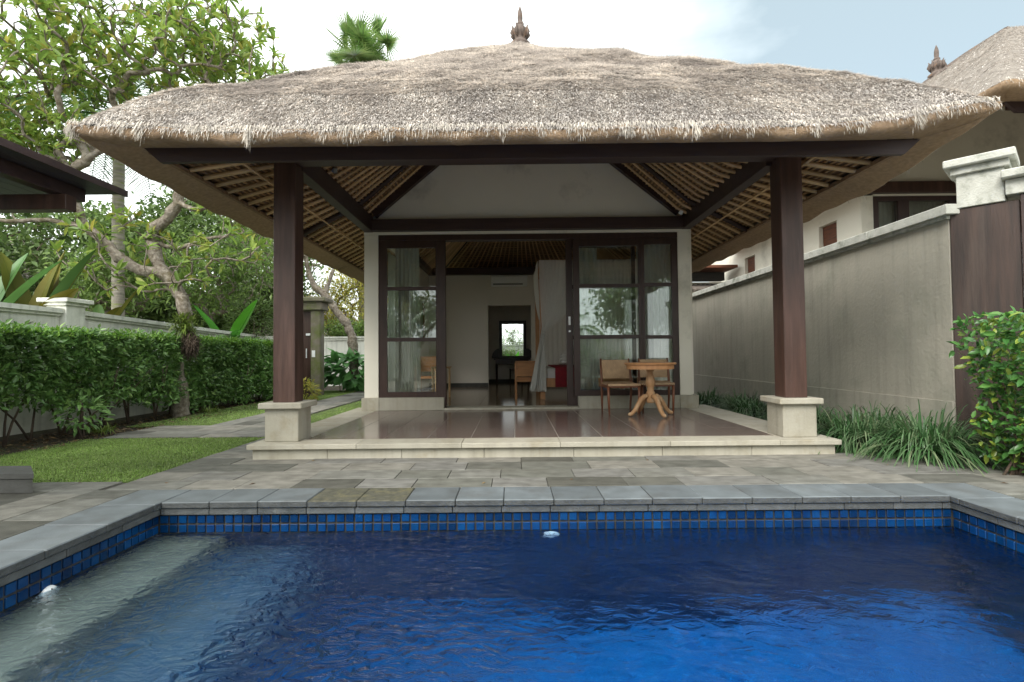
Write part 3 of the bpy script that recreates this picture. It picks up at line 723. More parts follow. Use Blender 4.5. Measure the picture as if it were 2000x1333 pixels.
def thatch_roof(parent, x0, x1, y0, y1, ZE, prof, lifts, soff, U, nreed, nfringe, frontbias=True, rafters=True, amp=.05, seed=1,
                reedlen=(.022, .065), reedw=.0055, ridge_gap=0, ycut=None):
    zf, lift, tt = roof_fn(x0, x1, y0, y1, ZE, prof, lifts, amp, seed)
    # thatch body: top surface grid, finer near the eaves
    def axis(a, b, step):
        e = np.array([0, .04, .09, .15, .22, .3]); mid = np.arange(a + .3 + step, b - .3, step)
        return np.concatenate([a + e, mid, (b - e)[::-1]])
    xs = axis(x0, x1, .085); ys = axis(y0, y1, .085)
    X, Y = np.meshgrid(xs, ys, indexing='ij'); Z = zf(X, Y)
    nx, ny = X.shape
    V = np.stack([X, Y, Z], -1).reshape(-1, 3)
    I = np.arange(nx * ny).reshape(nx, ny)
    Fq = np.stack([I[:-1, :-1], I[1:, :-1], I[1:, 1:], I[:-1, 1:]], -1).reshape(-1, 4)
    top = newmesh('roof', V, Fq, M['thatch'], True)
    roof = link('roof', top, parent)
    # cut thatch edge: lip and soffit
    n1, n2 = 60, 110; bx0, bx1, by0, by1 = x0 + .02, x1 - .02, y0 + .02, y1 - .02
    per = [(x0 + (x1 - x0) * i / n1, y0) for i in range(n1)] + [(x1, y0 + (y1 - y0) * i / n2) for i in range(n2)] \
        + [(x1 - (x1 - x0) * i / n1, y1) for i in range(n1)] + [(x0, y1 - (y1 - y0) * i / n2) for i in range(n2)]
    rings = []
    for ins, dz, lf in ((0, .055, 1), (-.005, .0, 1), (.05, -.03, 1), (soff * .5, .015, .55), (soff, .075, .1)):
        ring = []
        for (px, py) in per:
            qx = min(max(px, x0 + ins), x1 - ins); qy = min(max(py, y0 + ins), y1 - ins)
            L_ = float(lift(np.array(px), np.array(py)))
            wob = .012 * math.sin(px * 7 + py * 5) + .01 * math.sin(px * 17 - py * 11)
            ring.append((qx, qy, ZE + dz + L_ * lf + (wob if ins < soff * .9 else 0)))
        rings.append(ring)
    np_ = len(per); V = [p for r_ in rings for p in r_]
    Fs = [[i * np_ + j, (i + 1) * np_ + j, (i + 1) * np_ + (j + 1) % np_, i * np_ + (j + 1) % np_] for i in range(len(rings) - 1) for j in range(np_)]
    so = link('eave_soffit', newmesh('eave_soffit', V, Fs, M['thatchcut'], True), roof)
    # reeds on top
    n = nreed
    u = rng.random(n); x = rng.uniform(x0, x1, n)
    y = y0 + (y1 - y0) * u
    if ycut: y = np.where(rng.random(n) < .9, y0 + (ycut - y0) * u, y)
    e = .02
    z_ = zf(x, y); gx = (zf(x + e, y) - z_) / e; gy = (zf(x, y + e) - z_) / e
    gx = np.clip(gx, -1.6, 1.6); gy = np.clip(gy, -1.6, 1.6)
    Nn = unit(np.stack([-gx, -gy, np.ones(n)], 1)); down = unit(np.stack([-gx, -gy, -(gx ** 2 + gy ** 2)], 1) + 1e-5)
    side = np.cross(Nn, down)
    swirl = (vnoise(x * 3.1, y * 3.1, seed + 11) - .5) * 1.5
    D = unit(down + side * (swirl + rng.normal(0, .75, n))[:, None] + Nn * (rng.uniform(.02, .55, n) * (1 + .6 * np.clip((y - y0) / 3.5, 0, 1)))[:, None])
    Pp = np.stack([x, y, z_], 1) + Nn * .004
    far = np.clip((y - y0) / 3.5, 0, 1)
    ln = rng.uniform(reedlen[0], reedlen[1], n) * (1 + .5 * far)
    V, Fc = blades(Pp, D, None, ln, rng.uniform(reedw * .7, reedw * 1.5, n) * (1 + .7 * far), rng.uniform(.0, .25, n), 1)
    link('thatch_reeds', newmesh('thatch_reeds', V, Fc, M['reed']), roof, kind='stuff')
    # fringe hanging over the lip
    n = nfringe
    pl = 2 * (x1 - x0) + 2 * (y1 - y0)
    s_ = rng.random(n) * pl if not frontbias else np.where(rng.random(n) < .55, rng.random(n) * (x1 - x0), rng.random(n) * pl)
    cl = vnoise(s_ * 9, s_ * 0, seed + 20) ** 3; cl2 = vnoise(s_ * 27, s_ * 0, seed + 21)
    a = s_.copy(); px = np.zeros(n); py = np.zeros(n); ox = np.zeros(n); oy = np.zeros(n)
    W_, H_ = x1 - x0, y1 - y0
    m0 = a < W_; px[m0] = x0 + a[m0]; py[m0] = y0; oy[m0] = -1
    m1 = (a >= W_) & (a < W_ + H_); px[m1] = x1; py[m1] = y0 + a[m1] - W_; ox[m1] = 1
    m2 = (a >= W_ + H_) & (a < 2 * W_ + H_); px[m2] = x1 - (a[m2] - W_ - H_); py[m2] = y1; oy[m2] = 1
    m3 = a >= 2 * W_ + H_; px[m3] = x0; py[m3] = y1 - (a[m3] - 2 * W_ - H_); ox[m3] = -1
    zz = ZE + .06 + lift(px, py) + rng.uniform(-.03, .05, n)
    Pp = np.stack([px - ox * rng.uniform(0, .06, n), py - oy * rng.uniform(0, .06, n), zz], 1)
    D = unit(np.stack([ox * .5 + rng.normal(0, .16, n), oy * .5 + rng.normal(0, .16, n), -rng.uniform(.45, .95, n)], 1))
    ln = .012 + .05 * rng.random(n) * vnoise(s_ * 14, s_ * 0, seed + 22) + .085 * cl * cl2
    V, Fc = blades(Pp, D, None, ln, rng.uniform(.004, .009, n), rng.uniform(.3, .7, n), 3)
    link('thatch_fringe', newmesh('thatch_fringe', V, Fc, M['fringe']), roof, kind='stuff')
    if not U: return roof, zf
    # fascia boards round the inside of the soffit
    ix0, ix1, iy0, iy1 = x0 + soff, x1 - soff, y0 + soff, y1 - soff
    zt = ZE + .078
    fb = [MB().prism([(ix0 + .13, zt - .125), (ix1 - .13, zt - .125), (ix1 + .01, zt), (ix0 - .01, zt)], 'y', iy0 - .004, iy0 + .04), MB().box(ix0 - .01, ix1 + .01, iy1 - .04, iy1, zt - .125, zt),
          MB().box(ix0 - .004, ix0 + .036, iy0 + .041, iy1 - .041, zt - .03, zt + .01), MB().box(ix1 - .036, ix1 + .004, iy0 + .041, iy1 - .041, zt - .03, zt + .01)]
    for i, b_ in enumerate(fb): b_.build('fascia_board', M['woodh'] if i < 2 else M['thatchin'], roof)
    # ceiling skin of packed thatch
    def cz(x, y):
        t = np.minimum(np.minimum(x - x0, x1 - x), np.minimum(y - y0, y1 - y)); return U(t)
    hw = (x1 - x0) / 2; cxm = (x0 + x1) / 2
    A = (cxm, y0 + hw); B = (cxm, y1 - hw)
    tk = [soff, 1.28, hw]
    V = []; Fs = []
    for t in tk:
        V += [(x0 + t, y0 + t, U(t) + .045), (x1 - t, y0 + t, U(t) + .045), (x1 - t, y1 - t, U(t) + .045), (x0 + t, y1 - t, U(t) + .045)]
    for i in range(len(tk) - 1):
        for j in range(4): Fs.append([i * 4 + j, i * 4 + (j + 1) % 4, i * 4 + 4 + (j + 1) % 4, i * 4 + 4 + j])
    newc = newmesh('inner_thatch', V, Fs, M['thatchin']); link('inner_thatch', newc, roof)
    if not rafters: return roof, zf
    # reed battens tied across the rafters
    mb = MB(); t = soff + .05
    while t < hw - .05:
        z_ = U(t) + .028; b_ = .011; h_ = .008; j = random.uniform(-.006, .006)
        for (a, c_) in (((x0 + t, y0 + t), (x1 - t, y0 + t)), ((x0 + t, y1 - t), (x1 - t, y1 - t)), ((x0 + t, y0 + t), (x0 + t, y1 - t)), ((x1 - t, y0 + t), (x1 - t, y1 - t))):
            L_ = math.hypot(c_[0] - a[0], c_[1] - a[1]); seg = max(1, int(L_ / .75))
            for q in range(seg):
                f0, f1 = q / seg, (q + 1) / seg; dz = random.uniform(-.006, .006)
                mb.bar((a[0] + (c_[0] - a[0]) * f0, a[1] + (c_[1] - a[1]) * f0, z_ + dz), (a[0] + (c_[0] - a[0]) * f1, a[1] + (c_[1] - a[1]) * f1, z_ + dz + random.uniform(-.006, .006)), .024, .014)
        t += .047
    mb.build('reed_battens', M['batten'], roof, kind='stuff')
    # bamboo rafters: parallel between the apexes, fanned on the hips
    def rafter(p0, p1, r_=.023, m='bamboo', name='bamboo_rafter'):
        q = []
        for s_ in (0, .13, .27, .5, .8, 1):
            x = p0[0] + (p1[0] - p0[0]) * s_; y = p0[1] + (p1[1] - p0[1]) * s_
            q.append((x, y, float(cz(np.array(x), np.array(y))) - .008))
        return MB().tube(q, [r_ * random.uniform(.9, 1.1)] * 3 + [r_ * .85] * 3, 6).build(name, M[m], roof, smooth=True)
    e = soff + .02; sp = .225
    yy = y0 + e + .1; k_ = 0
    while yy < y1 - e:
        ya = min(max(yy, A[1]), B[1])
        fr = .96 if (yy < A[1] or yy > B[1]) else 1
        dark = abs(yy - A[1]) < sp / 2
        for xa, sx in ((x0 + e, 1), (x1 - e, -1)):
            tip = (cxm - sx * .06, ya)
            p1 = (xa + (tip[0] - xa) * fr, yy + (tip[1] - yy) * fr)
            rafter((xa, yy), p1, .042 if dark else .023, 'woodh' if dark else 'bamboo', 'rafter' if dark else 'bamboo_rafter')
        yy += sp
    xx = x0 + e + .1
    while xx < x1 - e:
        for yy0, Yt in ((y0 + e, A[1]), (y1 - e, B[1])):
            rafter((xx, yy0), (xx + (cxm - xx) * .96, yy0 + (Yt - yy0) * .96))
        xx += sp
    for (cx_, cy_, P_) in ((x0, y0, A), (x1, y0, A), (x0, y1, B), (x1, y1, B)):
        sx = 1 if cx_ == x0 else -1; sy = 1 if cy_ == y0 else -1
        rafter((cx_ + sx * e, cy_ + sy * e), (P_[0] - sx * .05, P_[1] - sy * .05), .045, 'woodh', 'hip_rafter')
    # bamboo purlins outside the side beams
    for t, r_ in ((.78, .014), (1.08, .024)):
        for xx in (x0 + t, x1 - t):
            MB().tube([(xx, y0 + t, U(t) - .045), (xx, (y0 + y1) / 2, U(t) - .05), (xx, y1 - t, U(t) - .045)], r_, 6).build('bamboo_purlin', M['bamboo'], roof, smooth=True)
        MB().tube([(x0 + t, y0 + t, U(t) - .045), (x1 - t, y0 + t, U(t) - .045)], r_, 6).build('bamboo_purlin', M['bamboo'], roof, smooth=True)
    return roof, zf

def finial(parent, x, y, z, s=1.0):
    prof = [(.0, -.10), (.16, -.10), (.19, -.04), (.13, .0), (.10, .03), (.12, .07), (.145, .11), (.15, .15), (.13, .19), (.10, .215), (.07, .24), (.055, .26), (.075, .275), (.055, .29),
            (.045, .31), (.05, .36), (.048, .43), (.036, .48), (.018, .53), (.004, .56)]
    mb = MB().lathe([(r_ * s * .82, q * s) for r_, q in prof], n=14)
    # carved lugs round the bulb
    for a in range(8):
        c_, s_ = math.cos(a * PI / 4), math.sin(a * PI / 4)
        mb.tube([(c_ * .10 * s, s_ * .10 * s, .05 * s), (c_ * .135 * s, s_ * .135 * s, .12 * s), (c_ * .115 * s, s_ * .115 * s, .20 * s), (c_ * .135 * s, s_ * .135 * s, .235 * s)], [.012 * s, .03 * s, .016 * s, .005 * s], 6)
    o = mb.build('finial', M['clay'], parent, smooth=True); o.location = (x, y, z); o.rotation_euler = (0, 0, .3)
    return o

# ================================================================== THE VILLA
villa = thing('villa', 'thatched pool villa with open porch, two dark columns and glass sliding doors', 'villa', (.22, 8.4, 0))
class Sub: pass
# children are modelled in world coordinates: give the empty an identity base
villa.location = (0, 0, 0)
RX0, RX1, RY0, RY1, ZE = -3.55, 3.88, 4.10, 16.6, 2.76
prof = [(0, .05), (.05, .13), (.12, .22), (.2, .31), (.4, .54), (.7, .80), (1.2, 1.19), (1.88, 1.68), (2.8, 2.36), (3.4, 2.72), (3.72, 2.90)]
U = lambda t: np.where(t < 1.28, 2.845 + (t - .37) * .52, 3.318 + (t - 1.28) * .875)
roof, zroof = thatch_roof(villa, RX0, RX1, RY0, RY1, ZE, prof, ((RX0, RY0, .07, .8), (RX1, RY0, .17, .75), (.16, 7.9, .12, .45)), .37, U, 900000, 16000, ycut=8.6, amp=.038)
finial(villa, .14, 7.85, 5.80, 1.0)

# columns and bases
for cx_ in (-2.39, 2.91):
    c = MB().bbox(cx_ - .113, cx_ + .113, 5.412, 5.638, .545, 3.07, .006).build('column', M['wood'], villa)
    b_ = MB().bbox(cx_ - .172, cx_ + .172, 5.36, 5.70, .150, .490, .006).build('column_base', M['limestone'], villa)
    MB().bbox(cx_ - .222, cx_ + .222, 5.31, 5.75, .488, .548, .008).build('base_cap', M['limestone'], b_)
def beam(name, x0, x1, y0, y1, z0, z1, m='woodh', **p): return box(name, M[m], villa, x0, x1, y0, y1, z0, z1, .005, **p)
beam('beam', -2.52, 3.04, 5.42, 5.585, 3.071, 3.29)
beam('beam', -2.41, -2.27, 5.588, 8.42, 3.03, 3.28)
beam('beam', 2.735, 2.875, 5.588, 8.42, 3.03, 3.28)
beam('beam', -2.41, 2.875, 8.30, 8.42, 3.035, 3.215)
# gable wall above the doors
gz = lambda x: float(U(min(x - RX0, RX1 - x))) + .03
gx = [-2.27, 2.6]
MB().prism([(-2.35, 3.0), (2.80, 3.0), (2.80, 3.30), (2.60, gz(2.60)), (.165, gz(.165)), (-2.27, gz(-2.27)), (-2.35, 3.30)], 'y', 8.44, 8.56).build('gable_wall', M['plaster'], villa)
for s_ in (-1, 1):
    a = (-2.27, 8.36, 3.33) if s_ < 0 else (2.70, 8.36, 3.33)
    MB().bar(a, (.165, 8.36, gz(.165) - .10), .10, .20).build('gable_rafter', M['woodh'], villa)
box('plaster_strip', M['plaster'], villa, -2.42, 2.87, 8.425, 8.56, 2.992, 3.033)  # thin pale plaster strip above the door head
# pillars, plinths
for (a, b_) in ((-2.42, -2.192), (2.667, 2.865)): box('pillar', M['plaster'], villa, a, b_, 8.43, 8.66, .35, 2.99, .004)
for (a, b_) in ((-2.45, -2.17), (-2.166, -1.13), (1.03, 2.64), (2.644, 2.94)): box('plinth', M['limestone'], villa, a, b_, 8.365, 8.66, .149, .350, .004)
box('threshold', M['limestone'], villa, -1.128, 1.028, 8.362, 8.70, .149, .180, .004)
# window wall
def framed(name, x0, x1, z0, z1, y, jl_, jr, rails, tr, br, th=.05, glassy=.02, label=None):
    f = MB()
    if jl_: f.box(x0, x0 + jl_, y, y + th, z0, z1)
    if jr: f.box(x1 - jr, x1, y, y + th, z0, z1)
    f.box(x0 + jl_, x1 - jr, y + .002, y + th - .002, z1 - tr, z1)
    f.box(x0 + jl_, x1 - jr, y + .002, y + th - .002, z0, z0 + br)
    fr = f.build(name, M['frame'], villa)
    if label: fr['label'] = label
    zz = [z0 + br]
    for r_ in rails:
        MB().box(x0 + jl_, x1 - jr, y + .004, y + th - .004, r_ - .03, r_ + .03).build('rail', M['frame'], fr); zz += [r_ - .03, r_ + .03]
    zz.append(z1 - tr)
    for i in range(0, len(zz), 2):
        MB().box(x0 + jl_ + .001, x1 - jr - .001, y + th / 2 - .003, y + th / 2 + .003, zz[i] + .001, zz[i + 1] - .001).build('pane', M['glass'], fr)
    return fr
box('door_head', M['frame'], villa, -2.192, 2.667, 8.44, 8.60, 2.90, 2.99, .003)
framed('window', -2.192, -1.245, .352, 2.898, 8.45, .135, .02, (2.115, 1.285), .12, .085, label='left fixed window beside the open doorway')
box('door_post', M['frame'], villa, -1.243, -1.105, 8.44, 8.53, .182, 2.898, .004)
dl = framed('sliding_door', .862, 2.00, .184, 2.898, 8.545, .105, .06, (2.13, 1.30), .12, .26, label='sliding door leaf half covering the right window')
dh = MB().bbox(.895, .93, 8.525, 8.545, 1.50, 1.64, .005).build('handle', M['white'], dl)
MB().lathe([(.018, 0), (.018, .02)], n=12).build('lock', M['white'], dl).matrix_local = Matrix.Translation((.912, 8.545, 1.40)) @ Matrix.Rotation(PI / 2, 4, 'X')
framed('window', .970, 2.08, .352, 2.898, 8.45, .10, .05, (2.13, 1.30), .12, .085, label='wide window to the right of the doorway')
framed('window', 2.083, 2.667, .352, 2.898, 8.45, .045, .10, (2.14, 1.29), .10, .085, label='narrow window behind the table')

# room
wl = MB()
wl.box(-2.45, -2.33, 8.67, 9.0, .15, 3.3); wl.box(-2.45, -2.33, 12.9, 14.42, .15, 3.3); wl.box(-2.45, -2.33, 9.0, 12.9, .15, .30); wl.box(-2.45, -2.33, 9.0, 12.9, 3.15, 3.3)
wl.build('side_wall', M['roomwall'], villa)
wl = MB(); wl.box(2.85, 2.97, 8.67, 9.0, .15, 3.3); wl.box(2.85, 2.97, 14.0, 14.42, .15, 3.3); wl.box(2.85, 2.97, 9.0, 14.0, .15, .35); wl.box(2.85, 2.97, 9.0, 14.0, 2.95, 3.3)
wl.build('side_wall', M['roomwall'], villa)
wl = MB(); wl.box(-2.33, -.706, 14.3, 14.42, .15, 3.3); wl.box(.474, 2.85, 14.3, 14.42, .15, 3.3); wl.box(-.706, .474, 14.3, 14.42, 2.39, 3.3)
wl.build('back_wall', M['roomwall'], villa)
wl = MB(); wl.box(-1.5, 1.4, 16.45, 16.55, .1, 3.3); wl.box(-1.6, -1.5, 14.42, 16.55, .1, 3.3); wl.box(1.4, 1.5, 14.42, 16.55, .1, 3.3); wl.box(-1.5, 1.4, 14.42, 16.45, 2.8, 2.9)
wl.build('alcove_wall', M['roomwall'], villa)
for (a, b_) in ((-2.328, -.71), (.478, 2.848)): box('skirting', M['darkstone'], villa, a, b_, 14.275, 14.3, .17, .27)
box('skirting', M['darkstone'], villa, -1.49, 1.39, 16.42, 16.449, .17, .27)
for (a, b_, c_, d_) in ((-2.33, 2.85, 14.13, 14.297), (-2.326, -2.20, 8.67, 14.12), (2.72, 2.846, 8.67, 14.12)): box('beam', M['woodh'], villa, a, b_, c_, d_, 3.225, 3.41, .004)
for xx, yy0, yy1 in ((-2.4, 9.0, 12.9), (2.9, 9.0, 14.0)):
    f = MB(); f.box(xx - .03, xx + .03, yy0, yy0 + .07, .35, 2.95); f.box(xx - .03, xx + .03, yy1 - .07, yy1, .35, 2.95); f.box(xx - .03, xx + .03, yy0 + .07, yy1 - .07, .35, .42); f.box(xx - .03, xx + .03, yy0 + .07, yy1 - .07, 2.88, 2.95)
    f.box(xx - .03, xx + .03, (yy0 + yy1) / 2 - .03, (yy0 + yy1) / 2 + .03, .42, 2.88)
    fr = f.build('window', M['frame'], villa)
    # mostly unseen side windows, added large and barely glazed to light the room
    MB().box(xx - .003, xx + .003, yy0 + .07, yy0 + .72, .42, 2.88).build('pane', M['glass'], fr)
rf = MB().box(-2.33, 2.85, 8.70, 14.42, .05, .158).box(-1.5, 1.4, 14.42, 16.45, .05, .158).build('room_floor', M['grout'], None, kind='structure')
for i in range(9):
    for j in range(10):
        a, b_ = -2.32 + .574 * i, -2.32 + .574 * (i + 1); c_, d_ = 8.705 + .571 * j, 8.705 + .571 * (j + 1)
        slab(rf, M['roomfloor'], a + .0015, b_ - .0015, c_ + .0015, d_ - .0015, .158, .17, 'floor_tile', .001, .0003)
for i in range(5):
    for j in range(3): slab(rf, M['roomfloor'], -1.49 + .575 * i, -1.49 + .575 * i + .572, 14.425 + .67 * j, 14.425 + .67 * j + .667, .158, .17, 'floor_tile', .001, .0003)

# ================================================================== FURNITURE ON THE TERRACE
def porch_chair(x, y, rz, label):
    t = thing('chair', label, 'chair', (x, y, .149), rz, 'woven chairs on the terrace')
    # local: seat faces -Y (front), back at +Y; 0.46 wide, 0.48 deep
    for sx in (-1, 1):
        MB().tube([(sx * .215, -.22, 0), (sx * .222, -.215, .22), (sx * .225, -.21, .44)], [.013, .019, .020], 8).build('leg', M['teakdark'], t, smooth=True)
        MB().tube([(sx * .215, .25, 0), (sx * .222, .22, .22), (sx * .225, .21, .44), (sx * .222, .25, .62), (sx * .215, .305, .80)], [.013, .019, .020, .017, .012], 8).build('back_post', M['teakdark'], t, smooth=True)
    MB().bbox(-.205, .205, -.235, -.195, .385, .435, .005).bbox(-.205, .205, .19, .23, .385, .435, .005).build('seat_rail', M['teakdark'], t)
    for sx in (-1, 1): MB().bbox(sx * .225 - .016, sx * .225 + .016, -.215, .215, .375, .425, .005).build('side_rail', M['teakdark'], t)
    s = MB()
    n = 8; vs = []; fs = []
    for i in range(n + 1):
        v = i / n; yy = -.255 + v * .49; zz = .452 - .018 * math.sin(PI * v) - .012 * (v < .01)
        vs += [(-.235, yy, zz), (.235, yy, zz), (-.235, yy, zz - .028), (.235, yy, zz - .028)]
    for i in range(n):
        a = i * 4; b_ = a + 4
        fs += [[a, a + 1, b_ + 1, b_], [a + 2, b_ + 2, b_ + 3, a + 3], [a, b_, b_ + 2, a + 2], [a + 1, a + 3, b_ + 3, b_ + 1]]
    fs += [[0, 2, 3, 1], [n * 4, n * 4 + 1, n * 4 + 3, n * 4 + 2]]
    s.add(vs, fs).build('seat', M['weave'], t)
    s = MB(); vs = []; fs = []
    for i in range(n + 1):
        v = i / n; zz = .50 + v * .28; y0_ = .228 + v * .072
        for j in range(7):
            h = j / 6; xx = -.205 + .41 * h; yb = y0_ + .02 * math.sin(PI * h)
            vs += [(xx, yb - .008, zz), (xx, yb + .008, zz)]
    for i in range(n):
        for j in range(6):
            a = (i * 7 + j) * 2; b_ = a + 14
            fs += [[a, a + 2, b_ + 2, b_], [a + 1, b_ + 1, b_ + 3, a + 3]]
    s.add(vs, fs).build('backrest', M['weave'], t)
    return t
porch_chair(1.56, 7.74, R(3), 'woven rattan chair on the terrace to the left of the round table')
porch_chair(2.14, 7.93, R(-8), 'woven rattan chair on the terrace half hidden behind the round table')
t = thing('table', 'round teak pedestal table with four curved feet on the tiled terrace', 'table', (1.91, 7.36, .149))
MB().lathe([(0, .715), (.345, .715), (.355, .722), (.358, .735), (.350, .745), (0, .748)], n=40).build('table_top', M['teak'], t, smooth=False)
MB().lathe([(.30, .655), (.325, .655), (.325, .714), (.30, .714)], n=40).build('apron', M['teak'], t)
MB().lathe([(0, .27), (.055, .27), (.058, .33), (.042, .36), (.050, .375), (.042, .39), (.058, .42), (.066, .46), (.064, .50), (.050, .55), (.036, .585), (.040, .60), (.030, .61), (.052, .625), (.050, .64), (.09, .662), (.10, .7145), (0, .7145)], n=20).build('pedestal', M['teakold'], t, smooth=True)
MB().lathe([(0, .18), (.05, .18), (.062, .20), (.062, .33), (0, .33)], n=8).build('hub', M['teakold'], t)
for a in (-72, 18, 108, 198):
    c_, s_ = math.cos(R(a)), math.sin(R(a)); q = []
    for rr, zz in ((.045, .275), (.10, .272), (.15, .235), (.20, .165), (.25, .09), (.30, .04), (.335, .030), (.355, .036)): q.append((c_ * rr, s_ * rr, zz))
    MB().tube(q, [.030, .036, .038, .034, .030, .028, .029, .016], 8).build('leg', M['teakold'], t, smooth=True)

# ================================================================== INSIDE THE ROOM
def pleats(x0, x1, y, z0, z1, n, amp, axis='x', flare=0.0, seed=0, steps=14):
    vs = []; fs = []; r_ = random.Random(seed); ph = r_.random() * 6
    for i in range(steps + 1):
        v = i / steps; z = z1 + (z0 - z1) * v
        for j in range(n * 6 + 1):
            u_ = j / (n * 6); xx = x0 + (x1 - x0) * (u_ * (1 + flare * v) - flare * v / 2)
            d = amp * math.sin(u_ * n * 2 * PI + ph + .5 * math.sin(v * 3 + u_ * 9)) * (.6 + .5 * v) + amp * .4 * math.sin(u_ * 13 + v * 2)
            vs.append((xx, y + d, z) if axis == 'x' else (y + d, xx, z))
    m_ = n * 6 + 1
    for i in range(steps):
        for j in range(m_ - 1): fs.append([i * m_ + j, i * m_ + j + 1, (i + 1) * m_ + j + 1, (i + 1) * m_ + j])
    return MB().add(vs, fs)
def curtain(label, *a, **kk):
    o = pleats(*a, **kk).build('curtain', M['curtain'], None, smooth=True); return tag(o, label, 'curtain', 'sheer curtains')
curtain('sheer white curtain hanging behind the left fixed window', -2.0, -1.60, 8.80, .30, 2.86, 6, .035, flare=.10, seed=3)
curtain('sheer white curtain gathered behind the narrow right window', 2.08, 2.70, 8.80, .30, 2.86, 7, .035, seed=5)
curtain('thin curtain gathered behind the wide right window beside its left stile', 1.10, 1.42, 8.86, .30, 2.86, 4, .03, seed=6)
curtain('sheer curtain bunched at the side window of the left room wall', 11.35, 11.95, -2.25, .3, 2.9, 6, .03, axis='y', seed=8)
curtain('long sheer curtain beside the side window on the left room wall nearer the glass doors', 9.35, 9.95, -2.25, .3, 2.9, 6, .03, axis='y', seed=9)

t = thing('wall_hanging', 'narrow red cloth hanging on the left room wall', 'wall hanging', (-2.32, 13.3, 0))
hang = pleats(-.16, .16, .02, 1.42, 2.38, 2, .006, axis='y', seed=2).build('cloth', M['red'], t)
MB().tube([(.02, -.20, 2.39), (.02, .20, 2.39)], .012, 8).build('rod', M['frame'], t)

t = thing('air_conditioner', 'white air conditioner mounted high on the back wall', 'air conditioner', (0, 0, 0))
MB().prism([(14.295, 2.90), (14.295, 3.20), (14.12, 3.20), (14.08, 3.15), (14.08, 3.00), (14.13, 2.905)], 'x', -.60, .36).build('housing', M['white'], t)
box('louvre', M['greyplastic'], t, -.55, .25, 14.085, 14.10, 2.925, 2.965)
box('end_cap', M['white'], t, .362, .375, 14.09, 14.295, 2.91, 3.19)

# dressing table with mirror in the alcove
t = thing('dressing_table', 'dark carved dressing table with a tall mirror in the alcove', 'dressing table', (0, 0, 0))
box('table_top', M['frame'], t, -.62, .50, 15.9, 16.40, .88, .93, .005)
box('drawer', M['frame'], t, -.56, .44, 15.93, 16.38, .75, .878, .005)
for xx in (-.54, .42):
    for yy in (15.95, 16.34): MB().tube([(xx, yy, .17), (xx, yy, .75)], [.02, .03], 8).build('leg', M['frame'], t)
mf = MB().box(-.46, -.37, 16.30, 16.36, .94, 2.10).box(.29, .38, 16.30, 16.36, .94, 2.10).box(-.37, .29, 16.30, 16.36, 2.00, 2.10).box(-.37, .29, 16.30, 16.36, .94, 1.0).build('mirror_frame', M['frame'], t)
MB().box(-.368, .288, 16.325, 16.335, 1.001, 1.999).build('mirror', M['mirror'], mf)
for sx, cx_ in ((-1, -.46), (1, .38)):
    pts = [(cx_, .932)] + [(cx_ + sx * .24 * math.cos(a), .932 + .30 * math.sin(a)) for a in [i * PI / 16 for i in range(9)]]
    if sx > 0: pts = pts
    MB().prism(pts, 'y', 16.31, 16.35).build('side_crest', M['frame'], t)
t = thing('stool', 'small dark stool pushed under the dressing table', 'stool', (.05, 15.75, .17))
box('seat', M['frame'], t, -.2, .2, -.16, .16, .42, .46, .006)
for sx in (-1, 1):
    for sy in (-1, 1): MB().tube([(sx * .18, sy * .14, 0), (sx * .17, sy * .13, .42)], [.015, .02], 8).build('leg', M['frame'], t)

# low wooden armchair seen from the side
t = thing('armchair', 'low orange-brown wooden armchair with solid side panel beside the bed', 'armchair', (.27, 10.1, .17))
for xx in (-.24, .24):
    for yy in (-.02, .5): MB().bbox(xx - .022, xx + .022, yy - .022, yy + .022, 0, .70 if yy < 0 else .62, .004).build('leg', M['orange'], t)
box('side_panel', M['orange'], t, -.216, .216, -.036, -.004, .44, .70, .004)
box('top_rail', M['orange'], t, -.25, .25, -.05, .01, .702, .735, .005)
box('lower_rail', M['orange'], t, -.216, .216, -.034, -.006, .33, .38, .004)
box('seat', M['orange'], t, -.216, .216, .004, .50, .38, .42, .004)
for xx in (-.24, .24): box('arm', M['orange'], t, xx - .02, xx + .02, .012, .49, .64, .67, .004)

# bamboo and wood side table at the left
t = thing('side_table', 'low bamboo side table against the left wall just inside the doorway', 'side table', (-1.50, 10.6, .17))
box('table_top', M['bamboo'], t, -.16, .2, -.25, .25, .60, .63, .005)
for xx in (-.12, -.04, .04, .12): MB().tube([(xx, -.23, 0), (xx, -.23, .6)], .022, 8).build('leg', M['bamboo'], t, smooth=True)
for xx in (-.12, .16): MB().tube([(xx, .2, 0), (xx, .2, .6)], .022, 8).build('leg', M['bamboo'], t, smooth=True)
t = thing('armchair', 'orange-brown wooden armchair behind the left fixed window', 'armchair', (-1.85, 11.4, .17))
for xx in (-.25, .28):
    for yy in (-.25, .25): MB().bbox(xx - .025, xx + .025, yy - .025, yy + .025, 0, .85 if yy > 0 else .62, .004).build('leg', M['orange'], t)
box('seat', M['orange'], t, -.22, .25, -.22, .22, .36, .41, .004)
box('backrest', M['orange'], t, -.22, .25, .235, .262, .5, .84, .004)
for xx in (-.25, .28): box('arm', M['orange'], t, xx - .03, xx + .03, -.28, .28, .621, .65, .004)

